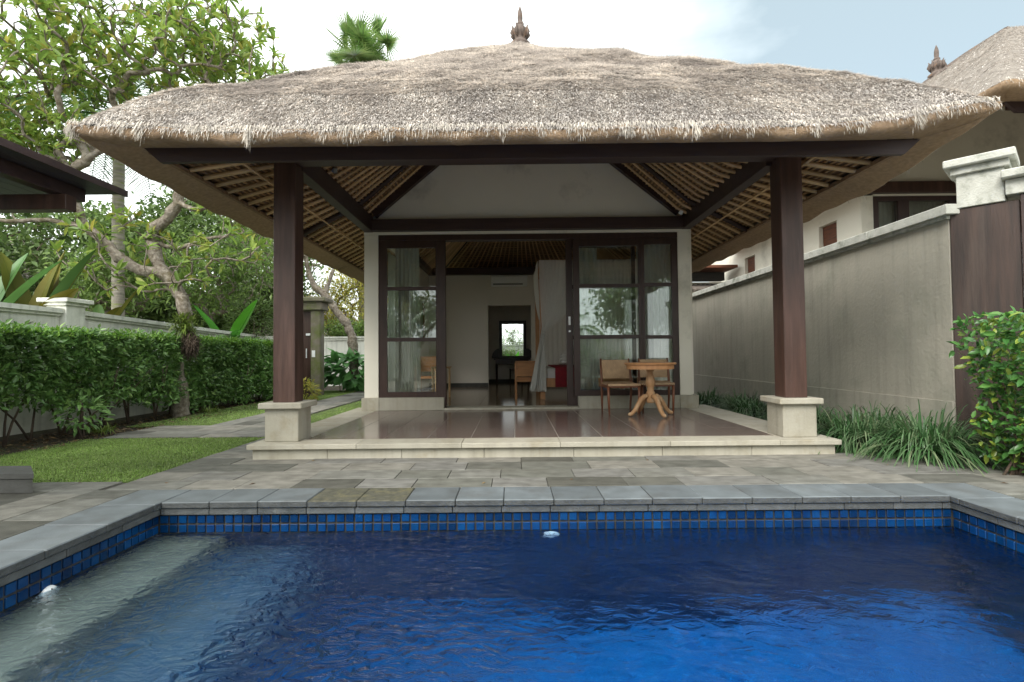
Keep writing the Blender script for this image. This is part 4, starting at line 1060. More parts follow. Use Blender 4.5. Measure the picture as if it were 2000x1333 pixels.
# four-poster bed with net
t = thing('bed', 'wooden four-poster bed with white bedding and a red runner', 'bed', (0, 0, 0))
bx0, bx1, by0, by1 = .50, 2.45, 10.0, 12.1
for xx in (bx0, bx1):
    for yy in (by0, by1): MB().bbox(xx, xx + .09, yy, yy + .09, .17, 2.84 if True else 0, .006).build('post', M['orange'] if False else M['teak'], t)
box('side_board', M['teak'], t, bx0 + .091, bx1 - .001, by0 + .01, by0 + .06, .40, .57, .005)
box('side_board', M['teak'], t, bx0 + .091, bx1 - .001, by1 + .03, by1 + .08, .40, .57, .005)
for xx in (bx0 + .01, bx1 + .03): box('end_board', M['teak'], t, xx, xx + .05, by0 + .091, by1 - .001, .40, .57, .005)
MB().bbox(bx0 + .10, bx1 - .01, by0 + .07, by1 + .02, .50, .76, .05).build('mattress', M['whitecloth'], t, smooth=False)
for (a, b_, c_, d_) in ((bx0 + .09, bx1, by0 + .02, by0 + .07), (bx0 + .09, bx1, by1 + .02, by1 + .07), (bx0 + .02, bx0 + .07, by0 + .09, by1), (bx1 + .02, bx1 + .07, by0 + .09, by1)):
    box('canopy_rail', M['teak'], t, a, b_, c_, d_, 2.78, 2.83)
rn = MB().add([], [])
rn.bbox(.78, 1.35, by0 + .055, by1 + .05, .762, .790, .008).bbox(.78, 1.35, by0 - .012, by0 + .006, .40, .789, .006)
tag(rn.build('bed_runner', M['red'], None), 'dark red runner hanging over the near side of the bed', 'bed runner')
# folded towel figure, loosely coiled
tw = MB(); q = []; rr = []
for i in range(50):
    a = i * .42; q.append((1.02 + .10 * math.cos(a) * (1 - i / 90) + .03 * math.sin(i * 1.7), 10.35 + .10 * math.sin(a) * (1 - i / 90), .83 + i * .0045)); rr.append(.032 + .008 * math.sin(i * 1.3))
tw.tube(q, rr, 8)
tag(tw.build('towel', M['whitecloth'], None, smooth=True), 'white patterned towel twisted into a heap on the red bed runner', 'towel')
# mosquito net
def netpanel(p):  # p: list of polylines (top to bottom), interpolated across
    vs = []; fs = []; n = len(p[0])
    for line in p: vs += line
    for i in range(len(p) - 1):
        for j in range(n - 1): fs.append([i * n + j, i * n + j + 1, (i + 1) * n + j + 1, (i + 1) * n + j])
    return vs, fs
nt_ = thing('mosquito_net', 'white mosquito net tied back at the near left corner of the bed', 'mosquito net', (0, 0, 0))
def gathered(u0, u1, cols, fx, fy, tiex, tiey, name):
    lines = []
    for i in range(cols + 1):
        u_ = i / cols; s_ = u0 + (u1 - u0) * u_; tx, ty = fx(s_), fy(s_); line = []
        rip = .020 * math.sin(i * 1.9) + .012 * math.sin(i * 4.1)
        for j in range(21):
            v = j / 20
            if v < .56:
                k_ = v / .56; e = k_ ** 1.7
                x = tx + (tiex + (u_ - .5) * .05 - tx) * e; y = ty + (tiey + (u_ - .5) * .02 - ty) * e
                z = 2.835 - (2.835 - 1.44) * k_ - .10 * math.sin(PI * k_) * min(1, abs(tx - tiex) * .8 + abs(ty - tiey) * .5)
            else:
                k_ = (v - .56) / .44; wid = .04 + .26 * k_
                x = tiex - .10 * k_ + (u_ - .5) * wid + (.02 * k_) * math.sin(i * 2.3); y = tiey - .03 * k_ + .05 * k_ * math.sin(i * 1.3); z = 1.44 - 1.10 * k_ + .02 * math.sin(i)
            line.append((x + rip * (1 - v) * .6, y + rip * (.4 + .6 * v), z))
        lines.append(line)
    vs, fs = netpanel(lines)
    return MB().add(vs, fs).build(name, M['net'], nt_, smooth=True)
gathered(0, 1, 46, lambda s_: .49 + 1.0 * s_, lambda s_: 9.97, .56, 9.90, 'net_panel')
gathered(0, 1, 40, lambda s_: .47, lambda s_: 9.98 + 2.1 * s_, .54, 9.93, 'net_panel')
pleats(bx0 + 1.0, bx1 + .08, by0 - .03, .62, 2.835, 14, .012, seed=11).build('net_panel', M['net'], nt_, smooth=True)
pleats(bx0, bx1 + .08, by1 + .10, .40, 2.835, 18, .012, seed=12).build('net_panel', M['net'], nt_, smooth=True)
pleats(by0, by1 + .1, bx1 + .11, .40, 2.835, 16, .012, axis='y', seed=13).build('net_panel', M['net'], nt_, smooth=True)
MB().lathe([(.0, -.03), (.035, -.03), (.045, 0), (.035, .03), (0, .03)], n=12).build('tie', M['net'], nt_, smooth=True).location = (.56, 9.90, 1.44)
MB().box(bx0, bx1 + .09, by0, by1 + .09, 2.836, 2.839).build('net_top', M['net'], nt_)

# small spot lamps clipped on the side beams (unlit)
for x, y, z, rz, lb in ((-2.20, 6.4, 3.33, 0, 'small unlit spotlight clipped on the left side beam under the roof'), (2.66, 8.2, 3.25, 1, 'small white bulb fitting on the right end of the cross beam')):
    t = thing('spotlight', lb, 'spotlight', (x, y, z))
    MB().lathe([(0, -.03), (.035, -.03), (.03, .03), (0, .035)], n=12).build('lamp_head', M['white'] if rz else M['greyplastic'], t).rotation_euler = (.6, .4, 0)
    MB().tube([(0, 0, .02), (.0, .03, .08)], .008, 6).build('bracket', M['greyplastic'], t)

# ================================================================== WALLS
# left garden wall (along Y, a little lower towards the gate)
lwall = thing('garden_wall', 'long cream garden wall behind the left hedge', 'wall', (0, 0, 0))
def ztop(y): return 1.80 - max(0, (y - 8.3)) * .030
def run(name, m, xa, xb, ya, yb, za, zb_, parent):
    """wall run whose top follows ztop: za, zb_ are offsets below it (None = ground)"""
    v = []
    for y in (ya, yb):
        t_ = ztop(y)
        lo = -.05 if za is None else t_ - za
        v += [(xa, y, lo), (xb, y, lo), (xb, y, t_ - zb_), (xa, y, t_ - zb_)]
    return MB().add(v, [[0, 1, 2, 3], [7, 6, 5, 4], [0, 4, 5, 1], [1, 5, 6, 2], [2, 6, 7, 3], [3, 7, 4, 0]]).build(name, m, parent)
for ya, yb in ((-4, 3.4), (3.76, 8.0), (8.38, 14.1)):
    run('wall_panel', M['gwall'], -7.14, -7.0, ya, yb, None, .115, lwall)
    run('cap', M['gwall'], -7.19, -6.93, ya, yb, .07, 0, lwall)
    run('moulding', M['gwall'], -7.165, -6.965, ya, yb, .113, .072, lwall)
for y in (3.58, 8.19):
    z_ = ztop(y)
    p = box('pillar', M['gwall'], lwall, -7.22, -6.90, y - .18, y + .18, -.05, z_ + .05, .004)
    box('pillar_cap', M['gwall'], p, -7.30, -6.82, y - .26, y + .26, z_ + .10, z_ + .165, .008)
    box('pillar_neck', M['gwall'], p, -7.25, -6.87, y - .22, y + .22, z_ + .052, z_ + .098, .004)
box('wall_return', M['gwall'], lwall, -7.0, -6.23, 14.1, 14.24, -.05, 1.60)
# back garden wall
bw = thing('garden_wall', 'pale garden wall crossing behind the broad leaved plants', 'wall', (0, 0, 0))
box('wall_panel', M['gwall'], bw, -9, -1.5, 19.0, 19.15, -.05, 1.62)
box('cap', M['gwall'], bw, -9, -1.5, 18.93, 19.22, 1.69, 1.76, .005); box('moulding', M['gwall'], bw, -9, -1.5, 18.96, 19.19, 1.622, 1.688)

# mossy gateway at the end of the left wall
gt = thing('gateway', 'mossy stone gateway with a dark wooden door behind the left column', 'gateway', (0, 0, 0))
box('pillar', M['mossstone'], gt, -5.46, -5.20, 13.98, 14.3, -.05, 2.28, .02)
box('pillar', M['mossstone'], gt, -6.22, -5.98, 13.98, 14.3, -.05, 2.28, .02)
box('lintel', M['mossstone'], gt, -6.30, -5.12, 13.9, 14.38, 2.282, 2.50, .02)
box('lintel_cap', M['mossstone'], gt, -6.38, -5.02, 13.8, 14.48, 2.502, 2.62, .02)
d = box('door', M['wood'], gt, -5.975, -5.465, 14.1, 14.16, 0, 2.26, .006)
MB().tube([(-5.60, 14.06, 1.0), (-5.60, 14.06, 1.25)], .016, 8).build('handle', M['white'], d)
MB().bbox(-5.62, -5.50, 14.06, 14.098, 1.60, 1.66, .006).build('latch', M['white'], d)
box('switch_plate', M['white'], gt, -5.42, -5.33, 13.965, 13.979, 1.02, 1.20, .003)

# right garden wall
rw = thing('garden_wall', 'tall grey-cream garden wall along the right of the terrace', 'wall', (0, 0, 0))
box('wall_panel', M['wallplaster'], rw, 4.50, 4.68, 5.38, 15.2, .50, 2.375)
box('wall_base', M['wallplaster'], rw, 4.485, 4.68, 5.38, 15.2, -.05, .498, .004)
y = 5.30
while y < 15.1:
    y2 = min(y + 1.2, 15.2); box('cap_stone', M['capstone'], rw, 4.42, 4.76, y + .002, y2 - .002, 2.412, 2.515, .006); y = y2
box('moulding', M['capstone'], rw, 4.465, 4.72, 5.36, 15.2, 2.376, 2.411)
# wooden gate pier and masonry head at the right edge
rg = thing('gate', 'dark weathered wooden gate under a pale stone gate post at the right edge', 'gate', (4.50, 5.36, 0), -.82)
def rloc(o): return o
# local x runs along the gate face towards the camera's right, local y behind it
box('gate_leaf', M['gatewood'], rg, .0, .52, .0, .05, .03, 2.46, .005)
box('gate_jamb', M['frame'], rg, .525, .565, -.03, .08, .0, 2.50, .004)
box('gate_leaf', M['gatewood'], rg, .575, 1.3, .01, .05, .03, 2.44, .005)
box('gate_post', M['capstone'], rg, .06, .42, -.02, .38, 2.465, 2.80, .005)
pc = box('post_cap', M['capstone'], rg, -.03, .51, -.12, .47, 2.87, 2.95, .01)
box('post_neck', M['capstone'], rg, .02, .46, -.06, .42, 2.80, 2.868, .005)
box('lintel_cap', M['capstone'], rg, .40, 1.6, -.14, .40, 2.66, 2.74, .01)
box('lintel', M['capstone'], rg, .425, 1.6, -.06, .33, 2.51, 2.655, .006)

# ================================================================== NEIGHBOURS
nb = thing('neighbour_villa', 'neighbouring cream villa with a steep thatched roof behind the right wall', 'villa', (0, 0, 0))
box('wall', M['plaster'], nb, 6.38, 6.60, 9.52, 9.75, 0, 3.88)
box('beam', M['wood'], nb, 6.5, 11.6, 9.40, 9.55, 3.90, 4.10, .005)
MB().prism([(6.40, 3.95), (11.8, 3.95), (11.8, 4.75), (9.11, 6.75), (6.40, 4.45)], 'y', 9.56, 9.72).build('gable_wall', M['plaster'], nb)
box('plaster_strip', M['plaster'], nb, 6.6, 11.6, 9.50, 9.56, 3.868, 3.898)  # thin pale plaster strip under the beam
f = MB().box(6.60, 11.5, 9.53, 9.61, 3.78, 3.866).box(6.602, 6.70, 9.52, 9.62, 2.0, 3.779).box(7.06, 7.26, 9.52, 9.62, 2.0, 3.779).box(8.0, 8.2, 9.52, 9.62, 2.0, 3.779).box(6.60, 11.5, 9.52, 9.62, .2, 1.99).build('window_frame', M['frame'], nb)
for a, b_ in ((6.702, 7.058), (7.262, 7.998), (8.202, 9.4)): MB().box(a, b_, 9.57, 9.576, 2.0, 3.778).build('pane', M['glass'], f)
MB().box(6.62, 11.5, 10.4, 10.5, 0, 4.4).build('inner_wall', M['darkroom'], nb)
pleats(6.68, 9.4, 9.68, .5, 3.84, 34, .02, seed=21, steps=4).build('curtain', M['curtain'], nb, smooth=True)
sw = MB()
sw.box(6.38, 6.55, 9.75, 10.25, 0, 4.6).box(6.38, 6.55, 10.85, 13.75, 0, 4.6).box(6.38, 6.55, 14.35, 17, 0, 4.6).box(6.38, 6.55, 10.25, 10.85, 3.62, 4.6).box(6.38, 6.55, 13.75, 14.35, 3.62, 4.6).box(6.38, 6.55, 10.25, 10.85, 0, 1.5).box(6.38, 6.55, 13.75, 14.35, 0, 1.5)
sw.build('side_wall', M['plaster'], nb)
for y in (10.25, 13.75): box('blind', M['blind'], nb, 6.46, 6.50, y + .01, y + .59, 1.5, 3.61)
nroof, _ = thatch_roof(nb, 5.62, 12.6, 5.9, 14.9, 3.95, [(0, .05), (.12, .2), (.4, .48), (1, .98), (2.4, 2.1), (3.49, 3.0)], ((5.62, 5.9, .1, .6),), .37,
                       lambda t: np.where(t < 1.28, 4.03 + (t - .37) * .5, 4.49 + (t - 1.28) * .86), 60000, 5000, rafters=False, seed=5, ycut=12.5)
box('hip_timber', M['wood'], nb, 6.1, 12.3, 6.3, 6.40, 3.98, 4.06)
# ridge cap and finial
MB().tube([(9.11, 9.45, 6.86), (9.11, 10.3, 6.89), (9.11, 11.35, 6.86)], .10, 8).build('ridge_cap', M['clay'], nroof)
finial(nb, 9.15, 11.1, 7.00, 1.08)
# small service roof beyond the right wall
sh = thing('service_shed', 'low service building with old tiled lean-to roof beyond the right wall', 'shed', (0, 0, 0))
box('wall', M['plaster'], sh, 4.9, 6.36, 15.6, 15.75, 0, 3.15)
box('roof_board', M['blind'], sh, 4.7, 6.3, 14.6, 15.6, 3.42, 3.50, .01)
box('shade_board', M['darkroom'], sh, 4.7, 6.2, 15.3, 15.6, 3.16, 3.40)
rt = MB().add([(4.75, 14.1, 2.72), (6.1, 14.1, 2.72), (6.1, 15.55, 3.02), (4.75, 15.55, 3.02), (4.75, 14.1, 2.69), (6.1, 14.1, 2.69), (6.1, 15.55, 2.99), (4.75, 15.55, 2.99)],
              [[0, 1, 2, 3], [7, 6, 5, 4], [0, 4, 5, 1], [1, 5, 6, 2], [2, 6, 7, 3], [3, 7, 4, 0]]).build('tiled_roof', M['metalroof'], sh)
for i in range(10):
    a = 4.81 + i * .138; MB().tube([(a, 14.06, 2.73), (a, 15.55, 3.045)], .045, 8).build('roof_tile', M['metalroof'], rt, smooth=True)

# timber canopy at the left edge
cp = thing('canopy', 'dark timber canopy reaching in from the left edge', 'canopy', (0, 0, 0))
for i in range(14):
    xb = -3.80 - i * .16; box('board', M['canopy'], cp, xb - .158, xb, .8, 5.05, 2.62, 2.645, .002)
box('edge_board', M['woodh'], cp, -3.798, -3.775, .8, 5.07, 2.60, 2.66)
box('purlin', M['woodh'], cp, -4.16, -4.05, .8, 4.90, 2.50, 2.618, .004)
box('purlin', M['woodh'], cp, -5.2, -5.09, .8, 4.90, 2.50, 2.618, .004)
box('cross_beam', M['wood'], cp, -6.0, -4.0, 4.62, 4.74, 2.36, 2.498, .004)
box('cross_beam', M['wood'], cp, -6.0, -3.98, 3.55, 3.70, 2.36, 2.498, .004)
box('lower_beam', M['wood'], cp, -4.62, -4.48, .8, 4.4, 2.22, 2.358, .004)
MB().bbox(-5.9, -5.72, 3.0, 3.18, 0, 2.5, .006).build('post', M['wood'], cp)

# far thatched roofs
for (x0, x1, y0, y1, z_, lb) in ((-26, -17.0, 18, 27, 3.6, 'distant thatched roof low behind the giant leaves at the left'), (-14.5, -8.6, 21, 29, 2.9, 'distant thatched roof glimpsed through the tree behind the left wall')):
    h_ = thing('thatched_house', lb, 'house', (0, 0, 0))
    box('wall', M['plaster'], h_, x0 + 1, x1 - 1, y0 + 1, y1 - 1, 0, z_)
    hw_ = (x1 - x0) / 2
    thatch_roof(h_, x0, x1, y0, y1, z_, [(0, .05), (.12, .2), (.4, .45), (hw_, hw_ * .62)], (), .3, None, 26000, 2500, seed=9, reedlen=(.15, .35), reedw=.016)

# ================================================================== PLANTS
def wood_tree(root, skeleton, targets, m, r0=.12, power=.42, tipr=.008, seg=.16, sides=6, wig=.05, seed=1, name='branches', bias=.25):
    """space-filling growth: skeleton = list of (polyline, radii); each target is linked to the nearest wood by an upward curve"""
    rg_ = np.random.default_rng(seed)
    nodes = []; par = []; fixed = {}
    for pl, rad in skeleton:
        # resample finely and roughen the limb
        q_, r2_ = [pl[0]], [rad[0]]
        for i in range(1, len(pl)):
            a_, b_ = np.array(pl[i - 1], float), np.array(pl[i], float); L_ = np.linalg.norm(b_ - a_); kk = max(1, int(L_ / .11)) if L_ < 2 else 3
            for j in range(1, kk + 1):
                f_ = j / kk; q_.append(tuple(a_ + (b_ - a_) * f_ + rg_.normal(0, .010, 3))); r2_.append((rad[i - 1] + (rad[i] - rad[i - 1]) * f_) * rg_.uniform(.88, 1.14))
        pl, rad = q_, r2_
        prev = -1
        if nodes:
            d = [np.linalg.norm(np.array(pl[0]) - n_) for n_ in nodes]; prev = int(np.argmin(d)) if min(d) < .25 else -1
        for i, p in enumerate(pl):
            if i == 0 and prev >= 0: fixed[prev] = max(fixed.get(prev, 0), rad[0]); continue
            nodes.append(np.array(p, float)); par.append(prev); prev = len(nodes) - 1; fixed[prev] = rad[i]
    grow_from = set(range(len(nodes)))
    base = np.array(skeleton[0][0][-1])
    targets = sorted([np.array(t_, float) for t_ in targets], key=lambda t_: np.linalg.norm(t_ - base))
    arr = np.array(nodes); tips = []
    lo = min(n_[2] for n_ in nodes) + .45 * (max(n_[2] for n_ in nodes) - min(n_[2] for n_ in nodes))
    for t_ in targets:
        d = np.linalg.norm(arr - t_, axis=1) + bias * np.maximum(0, arr[:, 2] - t_[2] + .1) * 4 + np.where(arr[:, 2] < lo, 3.0, 0)
        j = int(np.argmin(d)); a = arr[j]; L_ = np.linalg.norm(t_ - a); k_ = max(2, int(L_ / seg))
        pd = (a - arr[par[j]]) if par[j] >= 0 else np.array([0, 0, 1.0]); pd = pd / (np.linalg.norm(pd) + 1e-6)
        c = a + pd * L_ * .35 + (t_ - a) * .3 + rg_.normal(0, wig, 3) * L_
        prev = j; new = []
        for q in range(1, k_ + 1):
            s_ = q / k_; p = (1 - s_) ** 2 * a + 2 * s_ * (1 - s_) * c + s_ * s_ * t_ + (rg_.normal(0, .012, 3) if q < k_ else 0)
            nodes.append(p); par.append(prev); prev = len(nodes) - 1; new.append(p)
        arr = np.vstack([arr, np.array(new)])
        tips.append(prev)
    cnt = np.zeros(len(nodes))
    haschild = np.zeros(len(nodes), bool)
    for i in range(len(nodes)):
        if par[i] >= 0: haschild[par[i]] = True
    for i in range(len(nodes)):
        if not haschild[i]: cnt[i] = 1
    for i in range(len(nodes) - 1, -1, -1):
        if par[i] >= 0: cnt[par[i]] += cnt[i]
    rad = tipr * np.maximum(cnt, 1) ** power
    for i, r_ in fixed.items(): rad[i] = r_
    P0 = []; P1 = []; R0 = []; R1 = []
    for i in range(len(nodes)):
        if par[i] >= 0:
            P0.append(nodes[par[i]]); P1.append(nodes[i]); R1.append(rad[i]); R0.append(min(rad[par[i]], rad[i] * 1.5 if i not in fixed else rad[par[i]]))
    P0 = np.array(P0); P1 = np.array(P1); R0 = np.array(R0); R1 = np.array(R1)
    D = unit(P1 - P0); ref = np.where(np.abs(D[:, 2:3]) < .85, np.array([[0, 0, 1.0]]), np.array([[1.0, 0, 0]]))
    A = unit(np.cross(D, ref)); B = np.cross(D, A); vs = []
    for PP, RR in ((P0, R0), (P1 + D * R1[:, None] * .3, R1)):
        for j in range(sides):
            an = 2 * PI * j / sides; vs.append(PP + (A * math.cos(an) + B * math.sin(an)) * RR[:, None])
    V = np.stack(vs, 1).reshape(-1, 3); F = np.array([(j, (j + 1) % sides, sides + (j + 1) % sides, sides + j) for j in range(sides)])
    Fc = (F[None] + (np.arange(len(P0)) * 2 * sides)[:, None, None]).reshape(-1, 4)
    o = link(name, newmesh(name, V, Fc, m, True), root)
    tp = np.array([nodes[i] for i in tips]); td = unit(np.array([nodes[i] - nodes[par[i]] for i in tips]))
    return o, tp, td

CAM = np.array([0, 0, 1.01])
def inview(P):
    d = P - CAM; return (d[:, 1] > .5) & (np.abs(d[:, 0] / d[:, 1]) < 1.0) & (np.abs(d[:, 2] / d[:, 1]) < .68)
def foliage(root, P, D, N, Ln, Wd, m, key='leaf', nobj=300, name='foliage', simple=False):
    """the nearest leaves are objects of their own, the rest one mesh"""
    idx = np.arange(len(P)); sel = np.zeros(len(P), bool)
    if nobj:
        dist = np.linalg.norm(P - CAM, axis=1) / Ln + np.where(inview(P), 0, 1e4)
        sel[np.argsort(dist)[:nobj]] = True
        leaf_objects(root, template_mesh('leaf', key, m), P[sel], D[sel], N[sel], Ln[sel], Wd[sel])
    r_ = ~sel
    if r_.any():
        if simple: V, Fc = simple_leaves(P[r_], D[r_], N[r_], Ln[r_], Wd[r_])
        else: V, Fc = leaf_arrays(P[r_], D[r_], N[r_], Ln[r_], Wd[r_], key)
        link(name, newmesh(name, V, Fc, m), root, kind='stuff')

def whorls(tp, td, k_, L0, L1, ratio, droop=.1, up=.35, seed=1):
    rg_ = np.random.default_rng(seed); n = len(tp) * k_
    P = np.repeat(tp, k_, 0) - np.repeat(td, k_, 0) * rg_.uniform(0, .09, n)[:, None]
    A = np.repeat(td, k_, 0); r_ = rg_.normal(size=(n, 3)); side = unit(r_ - A * (r_ * A).sum(1, keepdims=True))
    D = unit(side + A * rg_.uniform(.1, .9, n)[:, None] + np.array([0, 0, 1.0]) * rg_.normal(up * .4, .22, n)[:, None])
    N = unit(A * .7 + np.array([0, 0, .8]) + rg_.normal(0, .25, (n, 3)))
    Ln = rg_.uniform(L0, L1, n); return P, D, N, Ln, Ln * rg_.uniform(ratio * .85, ratio * 1.15, n)

def ell(c, r, n, seed, shell=.35, flat=0):
    rg_ = np.random.default_rng(seed); v = unit(rg_.normal(size=(n, 3))); k_ = rg_.uniform(shell, 1, n) ** .6
    p = np.array(c) + v * k_[:, None] * np.array(r); return p

# the frangipani by the hedge
ft = thing('frangipani_tree', 'crooked frangipani tree leaning out of the left hedge with a wide open crown', 'tree', (0, 0, 0))
sk = [([(-5.98, 9.38, -.03), (-6.02, 9.40, .2), (-6.06, 9.4, .5), (-6.07, 9.4, .8), (-6.05, 9.4, 1.0), (-5.98, 9.42, 1.25), (-5.90, 9.4, 1.5), (-5.92, 9.4, 1.8), (-6.02, 9.4, 2.1), (-6.18, 9.4, 2.4), (-6.33, 9.4, 2.56)],
       [.14, .155, .15, .11, .065, .065, .085, .10, .10, .11, .11]),
      ([(-6.33, 9.4, 2.56), (-6.50, 9.45, 2.85), (-6.62, 9.5, 3.15), (-6.58, 9.5, 3.4), (-6.35, 9.5, 3.6), (-6.12, 9.45, 3.85), (-6.02, 9.4, 4.2), (-5.85, 9.3, 4.7)], [.10, .11, .11, .11, .10, .09, .08, .06]),
      ([(-6.33, 9.4, 2.56), (-6.7, 9.3, 2.6), (-7.0, 9.2, 2.82), (-7.25, 9.15, 3.1), (-7.5, 9.1, 3.35), (-7.62, 9.0, 3.7), (-7.6, 9.0, 4.1), (-7.85, 8.9, 4.6)], [.10, .10, .095, .09, .08, .07, .06, .05]),
      ([(-7.5, 9.1, 3.35), (-8.0, 8.9, 3.42), (-8.6, 8.8, 3.38), (-9.3, 8.7, 3.5)], [.06, .04, .035, .03]),
      ([(-6.12, 9.45, 3.85), (-5.75, 9.3, 3.7), (-5.35, 9.2, 3.72), (-4.95, 9.2, 3.9)], [.05, .04, .032, .028]),
      ([(-6.62, 9.5, 3.15), (-6.2, 9.6, 3.05), (-5.8, 9.7, 3.25), (-5.3, 9.7, 3.3)], [.05, .04, .034, .028]),
      ([(-7.6, 9.0, 4.1), (-8.1, 8.9, 4.05), (-8.8, 8.8, 4.0), (-9.4, 8.7, 4.15)], [.05, .04, .034, .028])]
tg = np.concatenate([ell((-6.7, 9.3, 6.7), (2.5, 1.7, 1.2), 440, 3, .2), ell((-8.3, 8.8, 6.0), (1.7, 1.4, 1.5), 240, 4, .1), ell((-5.3, 9.4, 6.35), (1.45, 1.4, .8), 150, 5, .1),
                     ell((-8.6, 8.8, 4.6), (1.2, 1.0, .9), 130, 6, .1), ell((-5.2, 9.5, 3.9), (.8, .8, .45), 20, 7), ell((-7.3, 9.0, 5.0), (1.2, .9, .5), 22, 8), ell((-6.6, 9.1, 2.9), (1.5, .8, .8), 60, 9, .2), ell((-5.2, 9.6, 3.2), (.8, .6, .5), 22, 12)])
tg = tg[(tg[:, 0] > -10.6)]
_, tp, td = wood_tree(ft, sk, tg, M['bark'], tipr=.0095, power=.43, seg=.16, seed=5)
P, D, N, Ln, Wd = whorls(tp, td, 8, .12, .25, .36, up=.5, seed=8)
foliage(ft, P, D, N, Ln, Wd, M['leaf_frangi'], 'leaf', 300)
# fern and root clump sitting in the fork
n = 500; q = ell((-5.90, 9.30, 1.62), (.22, .2, .20), n, 9, 0)
Dd = unit((q - np.array([-5.9, 9.35, 1.5])) + rng.normal(0, .1, (n, 3)) + 1e-3); Dd[:, 2] -= .15
V, Fc = blades(q, unit(Dd), None, rng.uniform(.08, .22, n), rng.uniform(.012, .03, n), rng.uniform(.2, .6, n), 3)
tag(link('fern', newmesh('fern', V, Fc, M['leaf_fern']), None), 'pale fern clump growing on the frangipani trunk above the hedge', 'fern')
n = 1300; q = ell((-5.78, 9.28, 1.30), (.16, .16, .24), n, 10, 0)
Dd = unit(rng.normal(0, .5, (n, 3)) + np.array([.1, -.2, -.6]))
V, Fc = blades(q, Dd, None, rng.uniform(.05, .16, n), rng.uniform(.008, .02, n), rng.uniform(.1, .4, n), 2)
tag(link('root_ball', newmesh('root_ball', V, Fc, M['darkbark']), None), 'dark shaggy root ball hanging on the frangipani trunk', 'root ball')

def foliage_tree(name, label, cat, sk, tg, m_l, k_=14, L=(.12, .2), ratio=.4, spread=.3, seed=1, nobj=0, barkm='darkbark', group=None, tipr=.012):
    t = thing(name, label, cat, (0, 0, 0), group=group)
    _, tp, td = wood_tree(t, sk, tg, M[barkm], tipr=tipr, seg=.4, seed=seed, sides=5, name='trunk')
    rg_ = np.random.default_rng(seed); n = len(tp) * k_
    P = np.repeat(tp, k_, 0) + rg_.normal(0, spread, (n, 3)) * np.array([1, 1, .7])
    D = unit(rg_.normal(size=(n, 3)) + np.array([0, 0, -.1])); N = unit(rg_.normal(0, .5, (n, 3)) + np.array([0, 0, 1.0]))
    Ln = rg_.uniform(L[0], L[1], n); Wd = Ln * ratio
    foliage(t, P, D, N, Ln, Wd, M[m_l], 'leaf', nobj, simple=True)
    return t
def trunk(x, y, h, r, lean=0): return [([(x, y, -.1), (x + lean * .3, y, h * .3), (x + lean * .7, y, h * .65), (x + lean, y, h)], [r, r * .85, r * .7, r * .5])]
FT = foliage_tree
FT('tree', 'dense dark green tree far behind the left wall under the canopy', 'tree', trunk(-17, 19, 3.5, .3), np.concatenate([ell((-17, 19, 4.1), (4.4, 2.5, 2.7), 420, 31, .5)]), 'leaf_tree', 46, (.16, .30), .5, .40, 31)
FT('tree', 'dense mid green tree far behind the frangipani trunk', 'tree', trunk(-12.2, 21, 3.8, .3), ell((-12.2, 21, 4.7), (3.8, 2.5, 3.0), 380, 32, .5), 'leaf_tree', 46, (.16, .30), .5, .40, 32)
FT('tree', 'light green small tree just behind the left wall beside the bright paddle leaves', 'tree', trunk(-8.6, 14.8, 2.2, .09), ell((-8.6, 14.8, 3.5), (1.6, 1.0, 1.3), 230, 33, .2), 'leaf_bright', 16, (.10, .20), .36, .18, 33, barkm='bark', nobj=120)
FT('tree', 'light green leafy bush behind the left wall between trunk and giant leaves', 'bush', trunk(-9.6, 12.4, 1.8, .08), ell((-9.4, 12.4, 3.0), (1.3, .9, .95), 190, 34, .2), 'leaf_bright', 16, (.12, .22), .3, .18, 34, barkm='bark', nobj=120)
FT('tree', 'airy green tree behind the gateway with sky showing through', 'tree', trunk(-8.0, 17, 3.2, .12, .4), ell((-7.8, 17, 4.9), (1.9, 1.5, 1.7), 240, 35, .2), 'leaf_bright', 13, (.12, .2), .4, .22, 35, barkm='bark')
FT('bamboo_thicket', 'yellow green thicket behind the back garden wall', 'thicket', trunk(-6.2, 21.8, 2.0, .1), ell((-6.0, 21.6, 3.0), (2.6, 1.3, 2.3), 380, 36, .3), 'leaf_yellow', 30, (.10, .22), .28, .24, 36)
FT('bush', 'bright green bush on top of the back garden wall', 'bush', trunk(-6, 19.9, 1.2, .06), ell((-5.6, 19.8, 2.0), (2.0, .5, .45), 200, 37, .1), 'leaf_bright', 24, (.08, .14), .45, .12, 37)
FT('tree', 'tall green tree at the far left edge behind the wall', 'tree', trunk(-20, 15, 3.4, .25), ell((-20, 15, 3.8), (3.5, 2.5, 2.6), 260, 38, .4), 'leaf_tree', 36, (.18, .3), .5, .4, 38)
